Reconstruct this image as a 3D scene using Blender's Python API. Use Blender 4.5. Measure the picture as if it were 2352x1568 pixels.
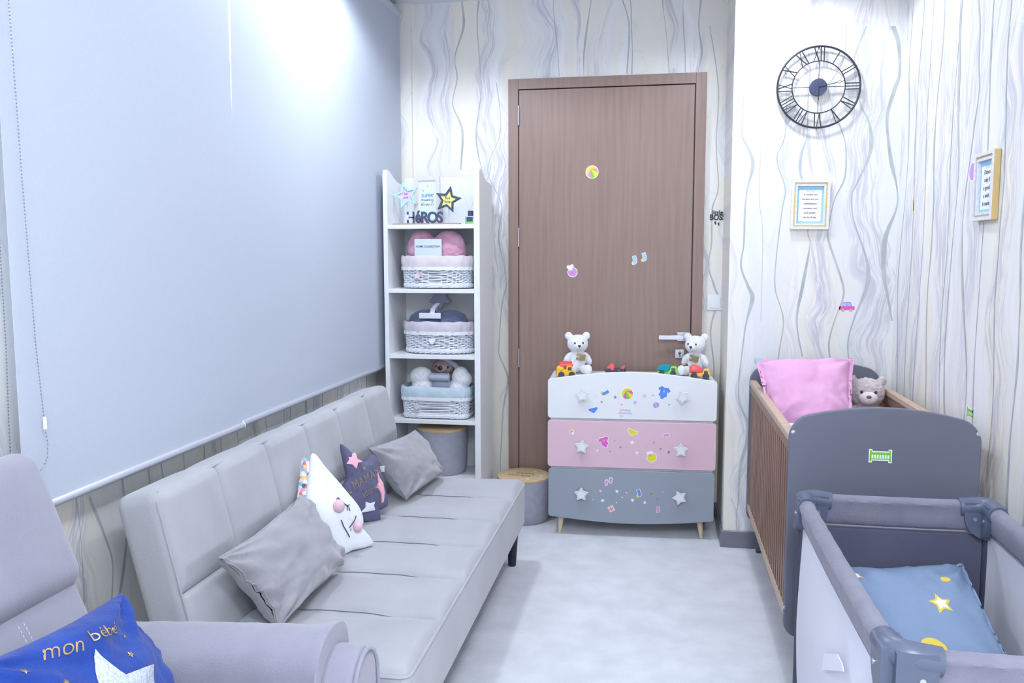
import bpy, bmesh, math, random
import numpy as np
from math import sin, cos, pi, sqrt, radians, tan, atan2, hypot
from mathutils import Vector, Matrix, noise
V = Vector
for o in list(bpy.data.objects): bpy.data.objects.remove(o)
scene = bpy.context.scene
COL = scene.collection
random.seed(7)

# ------------------------------------------------------------------ camera
FPX, YAW, PITCH, ROLL, CH = 1950.0, .1724, .1017, -.0014, 1.53
_r = V((cos(YAW), sin(YAW), 0)); _f = V((-sin(YAW)*cos(PITCH), cos(YAW)*cos(PITCH), -sin(PITCH)))
_u = _r.cross(_f)
CR, CU, CF = _r*cos(ROLL)+_u*sin(ROLL), -_r*sin(ROLL)+_u*cos(ROLL), _f
cam = bpy.data.cameras.new('camera'); cam.sensor_width = 36; cam.lens = FPX/2352*36
cam.clip_start = .05
co = bpy.data.objects.new('camera', cam); COL.objects.link(co)
co.matrix_world = Matrix(((CR.x, CU.x, -CF.x, 0), (CR.y, CU.y, -CF.y, 0), (CR.z, CU.z, -CF.z, CH), (0, 0, 0, 1)))
scene.camera = co
EYE = V((0, 0, CH))

# ------------------------------------------------------------------ light
scene.view_settings.view_transform = 'Standard'
scene.view_settings.look = 'None'
scene.view_settings.gamma = 1
scene.view_settings.use_curve_mapping = False
scene.view_settings.exposure = 0.60
w = bpy.data.worlds.new('world'); scene.world = w; w.use_nodes = True
w.node_tree.nodes['Background'].inputs[0].default_value = (.86, .93, 1, 1)
w.node_tree.nodes['Background'].inputs[1].default_value = 5.0
LAMPS = [(-1.10, 3.62), (.42, 3.92), (-1.0, 1.9), (.45, 1.9), (-.9, .1), (.4, .1)]
LAMP_W = [64, 42, 9, 11, 7, 9]
FILL_PANELS = [(.3, .1), (.1, -.9)]  # unseen panels on the ceiling, added as fill light
FILL_W = 28.0
LCOL = (.83, .90, 1.0)

def at(px, py, **k):
    """a point measured in the photograph, brought onto the plane X=, Y= or Z= in metres"""
    d = CF+CR*((px-1176)/FPX)-CU*((py-784)/FPX)
    a, v = list(k.items())[0]; i = 'XYZ'.index(a)
    return EYE+d*((v-EYE[i])/d[i])
def onplane(px, py, P, N):
    d = CF+CR*((px-1176)/FPX)-CU*((py-784)/FPX)
    return EYE+d*(((P-EYE).dot(N))/d.dot(N))

# ------------------------------------------------------------------ materials
def lin(c):
    return tuple(((x/255)/12.92 if x/255 <= .04045 else ((x/255+.055)/1.055)**2.4) for x in c)+(1,)
MATS = {}
def mat(name, rgb, rough=.6, metal=0, var=0, scale=8, bump=0, bscale=60, sheen=0, stretch=None, rgb2=None, coat=0, emit=0, alpha=1, trans=0):
    if name in MATS: return MATS[name]
    m = bpy.data.materials.new(name); m.use_nodes = True; MATS[name] = m
    nt = m.node_tree; N = nt.nodes; L = nt.links; b = N['Principled BSDF']
    b.inputs['Base Color'].default_value = lin(rgb); b.inputs['Roughness'].default_value = rough
    b.inputs['Metallic'].default_value = metal; b.inputs['Sheen Weight'].default_value = sheen
    b.inputs['Coat Weight'].default_value = coat; b.inputs['Alpha'].default_value = alpha
    b.inputs['Transmission Weight'].default_value = trans
    if emit:
        b.inputs['Emission Color'].default_value = lin(rgb); b.inputs['Emission Strength'].default_value = emit
    tc = N.new('ShaderNodeTexCoord'); mp = N.new('ShaderNodeMapping'); L.new(tc.outputs['Object'], mp.inputs[0])
    if stretch: mp.inputs['Scale'].default_value = stretch
    if var or rgb2:
        n = N.new('ShaderNodeTexNoise'); n.inputs['Scale'].default_value = scale; n.inputs['Detail'].default_value = 5
        L.new(mp.outputs[0], n.inputs['Vector'])
        r = N.new('ShaderNodeValToRGB'); L.new(n.outputs[0], r.inputs[0]); L.new(r.outputs[0], b.inputs['Base Color'])
        r.color_ramp.elements[0].position = .32; r.color_ramp.elements[1].position = .68
        if rgb2 is None:
            c0 = [max(0, x-var) for x in rgb]; c1 = [min(255, x+var) for x in rgb]
        else: c0, c1 = rgb, rgb2
        r.color_ramp.elements[0].color = lin(c0); r.color_ramp.elements[1].color = lin(c1)
    if bump:
        n2 = N.new('ShaderNodeTexNoise'); n2.inputs['Scale'].default_value = bscale; n2.inputs['Detail'].default_value = 3
        L.new(mp.outputs[0], n2.inputs['Vector'])
        bp = N.new('ShaderNodeBump'); bp.inputs['Strength'].default_value = bump; bp.inputs['Distance'].default_value = .01
        L.new(n2.outputs[0], bp.inputs['Height']); L.new(bp.outputs[0], b.inputs['Normal'])
    return m
def wallpaper(name, rot=False):
    m = bpy.data.materials.new(name); m.use_nodes = True; nt = m.node_tree; N = nt.nodes; L = nt.links
    b = N['Principled BSDF']; b.inputs['Roughness'].default_value = .55
    g = N.new('ShaderNodeNewGeometry'); sp = N.new('ShaderNodeSeparateXYZ'); L.new(g.outputs['Position'], sp.inputs[0])
    cb = N.new('ShaderNodeCombineXYZ'); L.new(sp.outputs['Y' if rot else 'X'], cb.inputs[0]); L.new(sp.outputs['Z'], cb.inputs[1])
    pm = N.new('ShaderNodeMapping'); pm.inputs['Scale'].default_value = (2.2, 2.6, 1); L.new(cb.outputs[0], pm.inputs[0])
    pn = N.new('ShaderNodeTexNoise'); pn.inputs['Scale'].default_value = 1; pn.inputs['Detail'].default_value = 1.5; L.new(pm.outputs[0], pn.inputs['Vector'])
    pr_ = N.new('ShaderNodeMapRange'); pr_.inputs[3].default_value = -.14; pr_.inputs[4].default_value = .14; L.new(pn.outputs[0], pr_.inputs[0])
    pa = N.new('ShaderNodeMath'); pa.operation = 'ADD'; L.new(sp.outputs['Y' if rot else 'X'], pa.inputs[0]); L.new(pr_.outputs[0], pa.inputs[1])
    cb = N.new('ShaderNodeCombineXYZ'); L.new(pa.outputs[0], cb.inputs[0]); L.new(sp.outputs['Z'], cb.inputs[1])
    def nz(sx, sz, sc, det, off, dist=0):
        mp = N.new('ShaderNodeMapping'); mp.inputs['Scale'].default_value = (sx, sz, 1); mp.inputs['Location'].default_value = (off, off*.7, off)
        L.new(cb.outputs[0], mp.inputs[0])
        n = N.new('ShaderNodeTexNoise'); n.inputs['Scale'].default_value = sc; n.inputs['Detail'].default_value = det
        n.inputs['Distortion'].default_value = dist; L.new(mp.outputs[0], n.inputs['Vector']); return n.outputs[0]
    def ramp(s, a, c, ca=0., cc=1.):
        r = N.new('ShaderNodeMapRange'); r.inputs[1].default_value = a; r.inputs[2].default_value = c
        r.inputs[3].default_value = ca; r.inputs[4].default_value = cc; L.new(s, r.inputs[0]); return r.outputs[0]
    def mul(a, c):
        r = N.new('ShaderNodeMath'); r.operation = 'MULTIPLY'; L.new(a, r.inputs[0]); L.new(c, r.inputs[1]); return r.outputs[0]
    def mix(fac, c1, c2):
        r = N.new('ShaderNodeMix'); r.data_type = 'RGBA'; L.new(fac, r.inputs[0])
        for s, c in ((r.inputs[6], c1), (r.inputs[7], c2)):
            if isinstance(c, tuple): s.default_value = lin(c)
            else: L.new(c, s)
        return r.outputs[2]
    c = mix(ramp(nz(5, .35, 1, 3, 3), .38, .66), (240, 234, 221), (229, 231, 233))
    c = mix(ramp(nz(9, .8, 1, 2, 11), .52, .66, 0, .8), c, (240, 240, 241))
    fine = ramp(nz(48, 3.6, 1, 7, 5, 1.6), .42, .58); patch = ramp(nz(6.5, .45, 1, 2, 21, .3), .50, .60)
    c = mix(mul(fine, patch), c, (206, 204, 212))
    iso = N.new('ShaderNodeMath'); iso.operation = 'PINGPONG'; iso.inputs[1].default_value = .06; L.new(nz(5, .9, 1, 1, 33, .8), iso.inputs[0])
    c = mix(ramp(iso.outputs[0], .0, .006, .16, 0.), c, (190, 192, 198))
    L.new(c, b.inputs['Base Color'])
    return m
M_wx = wallpaper('wallpaper_x'); M_wy = wallpaper('wallpaper_y', True)
M_vein = mat('vein_print', (184, 189, 191), .55, var=10, scale=14)
M_ceil = mat('ceiling_paint', (232, 236, 240), .8)
M_white = mat('white_lacquer', (232, 234, 238), .35)
M_whitem = mat('white_matt', (228, 231, 236), .6)
def woodmat(name, c0, c1, vertical=True, rough=.42, sx=55, sz=2.2):
    m = bpy.data.materials.new(name); m.use_nodes = True; nt = m.node_tree; N = nt.nodes; L = nt.links
    b = N['Principled BSDF']; b.inputs['Roughness'].default_value = rough
    tc = N.new('ShaderNodeTexCoord'); mp = N.new('ShaderNodeMapping')
    mp.inputs['Scale'].default_value = (sx, sx, sz) if vertical else (sz, sx, sx)
    L.new(tc.outputs['Object'], mp.inputs[0])
    n = N.new('ShaderNodeTexNoise'); n.inputs['Scale'].default_value = 1; n.inputs['Detail'].default_value = 6; n.inputs['Distortion'].default_value = .8
    L.new(mp.outputs[0], n.inputs['Vector'])
    mp2 = N.new('ShaderNodeMapping'); mp2.inputs['Scale'].default_value = (5, 5, .9) if vertical else (.9, 5, 5); L.new(tc.outputs['Object'], mp2.inputs[0])
    wv = N.new('ShaderNodeTexWave'); wv.bands_direction = 'X' if vertical else 'Y'; wv.inputs['Scale'].default_value = 1.6; wv.inputs['Distortion'].default_value = 9; wv.inputs['Detail'].default_value = 3
    wv.inputs['Detail Scale'].default_value = .7
    L.new(mp2.outputs[0], wv.inputs['Vector'])
    ad = N.new('ShaderNodeMix'); ad.data_type = 'FLOAT'; ad.inputs[0].default_value = .13; L.new(n.outputs[0], ad.inputs[2]); L.new(wv.outputs['Fac'], ad.inputs[3])
    r = N.new('ShaderNodeValToRGB'); L.new(ad.outputs[0], r.inputs[0]); L.new(r.outputs[0], b.inputs['Base Color'])
    r.color_ramp.elements[0].position = .3; r.color_ramp.elements[1].position = .7
    r.color_ramp.elements[0].color = lin(c0); r.color_ramp.elements[1].color = lin(c1)
    return m
M_door = woodmat('walnut_veneer', (138, 113, 104), (149, 125, 116))
M_crib = woodmat('crib_walnut', (124, 92, 76), (160, 126, 104), sx=90)
M_cribr = woodmat('crib_rail_wood', (190, 160, 138), (206, 180, 158), False)
M_bamboo = woodmat('bamboo', (214, 186, 142), (230, 206, 164), False, sx=30)
M_beech = mat('beech', (226, 204, 172), .5, var=6, stretch=(30, 30, 3))
M_sofa = mat('sofa_velvet', (170, 171, 177), .8, var=5, scale=5, sheen=.3, bump=.15, bscale=220)
M_pillow = mat('pillow_velvet', (152, 151, 158), .75, var=7, scale=6, sheen=.4, bump=.1, bscale=150)
M_chair = mat('armchair_velvet', (146, 145, 160), .85, var=5, scale=5, sheen=.35, bump=.2, bscale=260)
M_seam = mat('seam_thread', (112, 112, 124), .9)
M_stitch = mat('stitch_thread', (206, 208, 218), .8)
M_blind = mat('blind_fabric', (190, 197, 211), .7, var=2, scale=200, bump=.06, bscale=500)
M_alu = mat('anodised_aluminium', (206, 210, 220), .35, metal=.5)
M_chain = mat('steel_chain', (150, 152, 165), .3, metal=.6)
M_chrome = mat('brushed_steel', (205, 206, 216), .28, metal=.8)
M_plastic = mat('white_plastic', (236, 238, 242), .35)
M_black = mat('black_metal', (46, 50, 62), .45, var=4)
M_cribg = mat('crib_grey_paint', (108, 111, 127), .5, bump=.02, bscale=300)
M_pen = mat('playpen_grey_fabric', (128, 127, 144), .85, var=6, scale=12, sheen=.2, bump=.2, bscale=120)
M_pendk = mat('playpen_dark_fabric', (84, 85, 105), .9, var=3, bump=.15, bscale=200)
M_penpl = mat('playpen_plastic', (92, 100, 122), .35)
M_pentube = mat('playpen_tube', (66, 70, 86), .4)
M_navyleg = mat('dark_leg', (40, 42, 56), .5)
M_skirt = mat('grey_skirting', (128, 130, 140), .35, metal=.3)
M_pink = mat('drawer_pink', (222, 188, 202), .4)
M_greyd = mat('drawer_grey', (150, 158, 170), .45)
M_fur = mat('white_plush', (238, 239, 245), .95, var=8, scale=90, bump=.5, bscale=170, sheen=.4)
M_furb = mat('beige_plush', (206, 194, 194), .95, var=12, scale=60, bump=.7, bscale=110, sheen=.4)
M_eye = mat('plush_eye', (40, 42, 55), .2)
M_nose = mat('plush_nose', (128, 104, 98), .5)
M_gold = mat('gold_foil', (205, 176, 118), .3, metal=.65)
M_golds = mat('gold_tag', (160, 142, 100), .35, metal=.4)
M_pot = mat('pot_felt', (166, 168, 182), .85, var=5, scale=30, bump=.2, bscale=300)
M_text = mat('grey_ink', (96, 92, 110), .7)
M_dtext = mat('navy_ink', (46, 52, 74), .6)

def C(name, rgb, rough=.5, **k): return mat(name, rgb, rough, **k)
S_white = C('sticker_white', (244, 244, 250)); S_yel = C('sticker_yellow', (232, 222, 40)); S_mag = C('sticker_magenta', (222, 96, 200))
S_lil = C('sticker_lilac', (205, 150, 220)); S_blue = C('sticker_blue', (96, 140, 230)); S_lblue = C('sticker_light_blue', (170, 198, 240))
S_grn = C('sticker_green', (120, 205, 60)); S_or = C('sticker_orange', (240, 150, 120)); S_grey = C('sticker_grey', (130, 134, 146))
S_red = C('sticker_red', (232, 110, 120)); S_pink = C('sticker_pink', (232, 196, 208)); S_teal = C('sticker_teal', (110, 205, 200))
S_brown = C('sticker_bronze', (150, 128, 122))

# ------------------------------------------------------------------ builders
class MB:
    def __init__(s): s.v = []; s.f = []; s.m = []; s.mats = []; s.cur = 0
    def mat(s, m):
        if m not in s.mats: s.mats.append(m)
        s.cur = s.mats.index(m); return s
    def add(s, vs, fs, M=None):
        n = len(s.v)
        s.v += [(M @ V(p)) if M else V(p) for p in vs]
        for f in fs: s.f.append([n+i for i in f]); s.m.append(s.cur)
        return s
    def box(s, x0, x1, y0, y1, z0, z1, M=None):
        vs = [(x, y, z) for z in (z0, z1) for y in (y0, y1) for x in (x0, x1)]
        return s.add(vs, [(0, 2, 3, 1), (4, 5, 7, 6), (0, 1, 5, 4), (2, 6, 7, 3), (0, 4, 6, 2), (1, 3, 7, 5)], M)
    def rbox(s, x0, x1, y0, y1, z0, z1, r, M=None, seg=3):
        c = V(((x0+x1)/2, (y0+y1)/2, (z0+z1)/2)); h = V(((x1-x0)/2, (y1-y0)/2, (z1-z0)/2))
        vs, fs = padded(h, r, 1, 1, 1, seg=seg)
        return s.add([c+p for p in vs], fs, M)
    def tube(s, pts, r, seg=8, closed=False, caps=True, M=None):
        pts = [V(p) for p in pts]; n = len(pts); vs = []; fs = []
        rr = r if isinstance(r, (list, tuple)) else [r]*n
        prev = None
        for i, p in enumerate(pts):
            if closed: t = pts[(i+1) % n]-pts[i-1]
            else: t = pts[min(i+1, n-1)]-pts[max(i-1, 0)]
            if t.length < 1e-9: t = V((0, 0, 1))
            t.normalize()
            if prev is None:
                a = V((0, 0, 1)) if abs(t.z) < .9 else V((1, 0, 0)); x = t.cross(a).normalized()
            else:
                x = prev-t*prev.dot(t); x.normalize()
            prev = x; y = t.cross(x)
            for k in range(seg):
                a = 2*pi*k/seg; vs.append(p+(x*cos(a)+y*sin(a))*rr[i])
        for i in range(n if closed else n-1):
            j = (i+1) % n
            for k in range(seg):
                k2 = (k+1) % seg; fs.append((i*seg+k, i*seg+k2, j*seg+k2, j*seg+k))
        if caps and not closed:
            fs.append(tuple(reversed(range(seg)))); fs.append(tuple((n-1)*seg+k for k in range(seg)))
        return s.add(vs, fs, M)
    def ell(s, c, rx, ry=None, rz=None, M=None, nu=16, nv=10):
        ry = ry or rx; rz = rz or rx; c = V(c); vs = [c+V((0, 0, -rz))]; fs = []
        for j in range(1, nv):
            a = -pi/2+pi*j/nv
            for i in range(nu):
                b = 2*pi*i/nu; vs.append(c+V((rx*cos(a)*cos(b), ry*cos(a)*sin(b), rz*sin(a))))
        vs.append(c+V((0, 0, rz))); T = len(vs)-1
        for i in range(nu):
            i2 = (i+1) % nu
            fs.append((0, 1+i2, 1+i)); fs.append((T, 1+(nv-2)*nu+i, 1+(nv-2)*nu+i2))
            for j in range(nv-2):
                a = 1+j*nu; fs.append((a+i, a+i2, a+nu+i2, a+nu+i))
        return s.add(vs, fs, M)
    def lathe(s, prof, c=(0, 0, 0), seg=40, M=None):
        c = V(c); vs = []; fs = []
        for r, z in prof:
            for k in range(seg):
                a = 2*pi*k/seg; vs.append(c+V((r*cos(a), r*sin(a), z)))
        n = len(prof)
        for i in range(n-1):
            for k in range(seg):
                k2 = (k+1) % seg; fs.append((i*seg+k, i*seg+k2, (i+1)*seg+k2, (i+1)*seg+k))
        if prof[0][0] > 1e-6: fs.append(tuple(reversed(range(seg))))
        if prof[-1][0] > 1e-6: fs.append(tuple((n-1)*seg+k for k in range(seg)))
        return s.add(vs, fs, M)
    def prism(s, pts, O, ux, uy, n, d0, d1):
        """2-D outline pts in frame O,ux,uy extruded along n from d0 to d1"""
        O = V(O); k = len(pts)
        vs = [O+ux*x+uy*y+n*d0 for x, y in pts]+[O+ux*x+uy*y+n*d1 for x, y in pts]
        fs = [tuple(reversed(range(k))), tuple(range(k, 2*k))]
        for i in range(k): j = (i+1) % k; fs.append((i, j, k+j, k+i))
        return s.add(vs, fs)
    def ring(s, pts, pts2, O, ux, uy, n, d0, d1):
        """frame between two outlines of equal count"""
        O = V(O); k = len(pts); vs = []
        for P, d in ((pts, d0), (pts, d1), (pts2, d1), (pts2, d0)): vs += [O+ux*x+uy*y+n*d for x, y in P]
        fs = []
        for i in range(k):
            j = (i+1) % k
            for a in range(4):
                b = (a+1) % 4; fs.append((a*k+i, a*k+j, b*k+j, b*k+i))
        return s.add(vs, fs)
    def text(s, txt, O, ux, uy, n, size, d0=0, d1=.001, align='CENTER', fn=None, bold=0, sx=1):
        cu = bpy.data.curves.new('t', 'FONT'); cu.body = txt; cu.size = size; cu.align_x = align; cu.align_y = 'CENTER'
        cu.offset = bold; cu.resolution_u = 3; cu.space_line = 1.0
        if not fn: cu.extrude = abs(d1-d0)/2
        ob = bpy.data.objects.new('t', cu); COL.objects.link(ob)
        dg = bpy.context.evaluated_depsgraph_get(); me = ob.evaluated_get(dg).to_mesh()
        vs = [v.co.copy() for v in me.vertices]; fs = [tuple(p.vertices) for p in me.polygons]
        ob.evaluated_get(dg).to_mesh_clear(); bpy.data.objects.remove(ob); bpy.data.curves.remove(cu)
        mid = (d0+d1)/2
        if fn: out = [fn(p.x*sx, p.y) for p in vs]
        else: out = [V(O)+ux*p.x*sx+uy*p.y+n*(mid+p.z) for p in vs]
        return s.add(out, fs)
    def obj(s, name, parent=None, smooth=True, bevel=0, bseg=2, label=None, kind=None, angle=40, weld=0):
        me = bpy.data.meshes.new(name)
        inv = parent_matrix(parent).inverted() if parent else Matrix()
        me.from_pydata([inv @ p for p in s.v], [], s.f)
        for m in s.mats: me.materials.append(m)
        me.polygons.foreach_set('material_index', s.m)
        if weld or True:
            bm = bmesh.new(); bm.from_mesh(me)
            if weld: bmesh.ops.remove_doubles(bm, verts=bm.verts, dist=weld)
            bmesh.ops.recalc_face_normals(bm, faces=bm.faces); bm.to_mesh(me); bm.free()
        if smooth:
            me.polygons.foreach_set('use_smooth', [True]*len(me.polygons))
            try: me.set_sharp_from_angle(angle=radians(angle))
            except Exception: pass
        ob = bpy.data.objects.new(name, me); COL.objects.link(ob)
        if parent: ob.parent = parent
        if bevel:
            md = ob.modifiers.new('bevel', 'BEVEL'); md.width = bevel; md.segments = bseg; md.limit_method = 'ANGLE'; md.angle_limit = radians(35)
        if label: ob['label'] = label
        if kind: ob['kind'] = kind
        return ob
def parent_matrix(o):
    m = Matrix()
    while o: m = o.matrix_basis @ m; o = o.parent
    return m
def thing(name, label, cat, loc=(0, 0, 0), rz=0, group=None):
    o = bpy.data.objects.new(name, None); COL.objects.link(o); o.empty_display_size = .05
    o.location = loc; o.rotation_euler = (0, 0, rz); o['label'] = label; o['category'] = cat
    if group: o['group'] = group
    return o
def tag(o, label, cat, group=None):
    o['label'] = label; o['category'] = cat
    if group: o['group'] = group
    return o
def structure(o): o['kind'] = 'structure'; return o
def copy_tree(o, parent=None):
    c = o.copy(); COL.objects.link(c)
    if parent: c.parent = parent
    for ch in [x for x in bpy.data.objects if x.parent == o]: copy_tree(ch, c)
    return c

def axis_coords(h, r, n, seg):
    e = [(h-r)+r*tan(a) for a in [pi/4*k/seg for k in range(seg+1)]]
    inner = [-(h-r)+2*(h-r)*k/n for k in range(n+1)]
    c = [-x for x in reversed(e)][:-1]+inner+e[1:]
    return c
def padded(h, r, nx, ny, nz, fn=None, seg=4):
    """rounded box surface, half size h, corner radius r; fn(p, normal) may move points"""
    r = min(r, h.x*.999, h.y*.999, h.z*.999)
    cs = [axis_coords(h[i], r, (nx, ny, nz)[i], seg) for i in range(3)]
    key = {}; vs = []; fs = []
    def vert(p):
        k = (round(p.x, 6), round(p.y, 6), round(p.z, 6))
        if k in key: return key[k]
        inn = V([max(-(h[i]-r), min(h[i]-r, p[i])) for i in range(3)]); d = p-inn
        nn = d.normalized() if d.length > 1e-9 else V((0, 0, 1))
        q = inn+nn*r
        if fn: q = fn(q, nn)
        key[k] = len(vs); vs.append(q); return key[k]
    for ax in range(3):
        a, b = (ax+1) % 3, (ax+2) % 3
        for sgn in (-1, 1):
            ca, cb = cs[a], cs[b]
            idx = [[None]*len(cb) for _ in ca]
            for i, x in enumerate(ca):
                for j, y in enumerate(cb):
                    p = V((0, 0, 0)); p[ax] = sgn*h[ax]; p[a] = x; p[b] = y; idx[i][j] = vert(p)
            for i in range(len(ca)-1):
                for j in range(len(cb)-1):
                    q = (idx[i][j], idx[i+1][j], idx[i+1][j+1], idx[i][j+1])
                    fs.append(q if sgn > 0 else tuple(reversed(q)))
    return vs, fs

def star(r1, r2, n=5, rot=0, rnd=0):
    P = []
    for k in range(n*2):
        a = pi/2+rot+pi*k/n; r = r1 if k % 2 == 0 else r2
        if rnd and k % 2 == 0:
            for da in (-.16, 0, .16): P.append((r*(1-abs(da)*rnd)*cos(a+da*.9), r*(1-abs(da)*rnd)*sin(a+da*.9)))
        else: P.append((r*cos(a), r*sin(a)))
    return P
def circ(r, n=24, cx=0, cy=0, a0=0, a1=2*pi):
    full = abs(a1-a0-2*pi) < 1e-6
    return [(cx+r*cos(a0+(a1-a0)*k/(n if full else n-1)), cy+r*sin(a0+(a1-a0)*k/(n if full else n-1))) for k in range(n)]
def scl(P, s, dx=0, dy=0, rot=0):
    return [((x*cos(rot)-y*sin(rot))*s+dx, (x*sin(rot)+y*cos(rot))*s+dy) for x, y in P]
def grow(P, d):
    """push an outline outwards by d"""
    n = len(P); A = sum(P[i][0]*P[(i+1) % n][1]-P[(i+1) % n][0]*P[i][1] for i in range(n)); sg = 1 if A > 0 else -1; out = []
    for i in range(n):
        x0, y0 = P[i-1]; x1, y1 = P[i]; x2, y2 = P[(i+1) % n]
        ax, ay = x1-x0, y1-y0; bx, by = x2-x1, y2-y1; la = hypot(ax, ay) or 1; lb = hypot(bx, by) or 1
        nx, ny = (ay/la+by/lb)*sg, -(ax/la+bx/lb)*sg; l = hypot(nx, ny) or 1
        out.append((x1+nx/l*d, y1+ny/l*d))
    return out

# ================================================================== SETTING
LW, RW, BW, AW, HC = -1.60, 1.145, 4.98, 4.467, 2.992      # left wall, right wall, door wall, alcove wall, ceiling
PX, FW = .346, -1.6                                          # pillar edge, wall behind the camera
X, Y, Z = V((1, 0, 0)), V((0, 1, 0)), V((0, 0, 1))
M_carpet = mat('carpet', (208, 210, 218), .95, scale=7, rgb2=(224, 226, 233), bump=.35, bscale=260, sheen=.3)
fl = MB().mat(M_carpet); fl.box(LW-.1, RW+.1, FW-.1, BW+.1, -.08, 0); structure(fl.obj('floor', smooth=False))
ce = MB().mat(M_ceil); ce.box(LW-.1, RW+.1, FW-.1, BW+.1, HC, HC+.08); structure(ce.obj('ceiling', smooth=False))
# left wall with a window opening behind the blinds
WY0, WY1, WZ0, WZ1 = 1.98, 4.55, 1.1, 2.90
wl = MB().mat(M_wy)
wl.box(LW-.12, LW, FW-.1, BW+.1, 0, WZ0); wl.box(LW-.12, LW, FW-.1, BW+.1, WZ1, HC)
wl.box(LW-.12, LW, FW-.1, WY0, WZ0, WZ1); wl.box(LW-.12, LW, WY1, BW+.1, WZ0, WZ1)
wall_left = structure(wl.obj('wall_left', smooth=False))
wf = MB().mat(M_alu)
for a, b, c, d in ((WY0, WY1, WZ0, WZ0+.05), (WY0, WY1, WZ1-.05, WZ1), (WY0, WY0+.05, WZ0+.05, WZ1-.05), (WY1-.05, WY1, WZ0+.05, WZ1-.05), (3.3, 3.35, WZ0+.05, WZ1-.05)):
    wf.box(LW-.09, LW-.03, a, b, c, d)
win = structure(wf.obj('window_1', smooth=False))
M_glass = mat('window_glass', (245, 250, 255), .02, trans=1)
for a, b in ((WY0+.05, 3.3), (3.35, WY1-.05)):
    g = MB().mat(M_glass); g.box(LW-.064, LW-.058, a, b, WZ0+.05, WZ1-.05); g.obj('pane', win, smooth=False)
# door wall
DL, DR, DT = -.882, .239, 2.537
IL, IR, IT = DL+.058, DR-.058, DT-.058
wb = MB().mat(M_wx)
wb.box(LW-.1, DL+.02, BW, BW+.12, 0, HC); wb.box(DR-.02, PX+.02, BW, BW+.12, 0, HC); wb.box(DL+.02, DR-.02, BW, BW+.12, DT-.02, HC)
wall_back = structure(wb.obj('wall_back', smooth=False))
wa = MB().mat(M_wx); wa.box(PX, RW+.1, AW, BW+.12, 0, HC); wall_alcove = structure(wa.obj('wall_alcove', smooth=False))
wr = MB().mat(M_wy); wr.box(RW, RW+.1, FW-.1, AW+.2, 0, HC); wall_right = structure(wr.obj('wall_right', smooth=False))
wz = MB().mat(M_wx); wz.box(LW-.1, RW+.1, FW-.1, FW, 0, HC); structure(wz.obj('wall_front', smooth=False))
tr = MB().mat(M_wx); tr.box(LW, -1.463, 4.955, BW, 0, HC); structure(tr.obj('trim_1', smooth=False))
# skirting
for nm, bx in (('baseboard_alcove', (PX-.012, RW, AW-.012, AW, 0, .09)), ('baseboard_pillar', (PX-.012, PX, AW, BW, 0, .09)),
               ('baseboard_back', (DR+.002, PX-.012, BW-.012, BW, 0, .09)), ('baseboard_left', (LW, LW+.012, FW, 4.9, 0, .09)), ('baseboard_right', (RW-.012, RW, FW, AW-.012, 0, .09))):
    b = MB().mat(M_skirt); b.box(*bx); structure(b.obj(nm, smooth=False, bevel=.003))

# wallpaper veins: printed lines, flat on the walls
def vein_mesh(wall, paths, O, ux, uy, n):
    mb = MB().mat(M_vein)
    for P in paths:
        # Catmull-Rom resample
        Q = []
        for i in range(len(P)-1):
            p0, p1, p2, p3 = P[max(i-1, 0)], P[i], P[i+1], P[min(i+2, len(P)-1)]
            for k in range(6):
                t = k/6
                Q.append(tuple(.5*((2*p1[j])+(-p0[j]+p2[j])*t+(2*p0[j]-5*p1[j]+4*p2[j]-p3[j])*t*t+(-p0[j]+3*p1[j]-3*p2[j]+p3[j])*t**3) for j in range(3)))
        Q.append(P[-1]); vs = []; fs = []
        for a, b, wd in Q:
            vs += [V(O)+ux*(a-wd/2)+uy*b+n*.0008, V(O)+ux*(a+wd/2)+uy*b+n*.0008]
        for i in range(len(Q)-1): fs.append((2*i, 2*i+1, 2*i+3, 2*i+2))
        mb.add(vs, fs)
    return mb.obj('wallpaper_vein', wall, smooth=False, kind='stuff')
def px_path(pts, wd, **pl):
    out = []
    for i, (a, b) in enumerate(pts):
        p = at(a, b, **pl); k = wd[i] if isinstance(wd, (list, tuple)) else wd
        out.append((p.y if 'X' in pl else p.x, p.z, k))
    return out
def lean(pts):   # widen a vein where it leans
    out = []
    for i, (a, b, k) in enumerate(pts):
        out.append((a, b, k*(.7+.9*noise.noise(V((a*9, b*5, 1)))**2*6)))
    return out
AP = []
def tor(L, ox=1600, oy=60, s=2.306): return [(ox+a/s, oy+b/s) for a, b in L]
A = tor([(252, 0), (246, 200), (250, 380), (240, 500), (245, 590), (280, 660), (298, 740), (265, 880), (255, 1000), (250, 1150), (235, 1270), (270, 1370), (295, 1440), (265, 1560)])
A += [(1708, 780), (1696, 909), (1718, 971), (1715, 1015), (1700, 1073), (1696, 1147), (1691, 1190), (1694, 1228)]
AP.append(px_path(A, [.003, .003, .004, .004, .006, .014, .016, .007, .009, .007, .009, .014, .022, .008, .006, .008, .016, .016, .014, .007, .006, .006], Y=AW))
AP.append(px_path(tor([(560, 0), (600, 200), (590, 400), (585, 580), (560, 660), (548, 760), (575, 900), (590, 1100), (600, 1160), (560, 1380), (530, 1560), (560, 1750)]), [.004, .004, .006, .005, .012, .012, .006, .006, .006, .016, .008, .006], Y=AW))
AP.append(px_path(tor([(430, 0), (470, 200), (470, 560), (425, 700), (470, 860), (455, 960), (430, 1150), (415, 1380), (460, 1560), (430, 1800), (450, 2200)]), .005, Y=AW))
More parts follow.
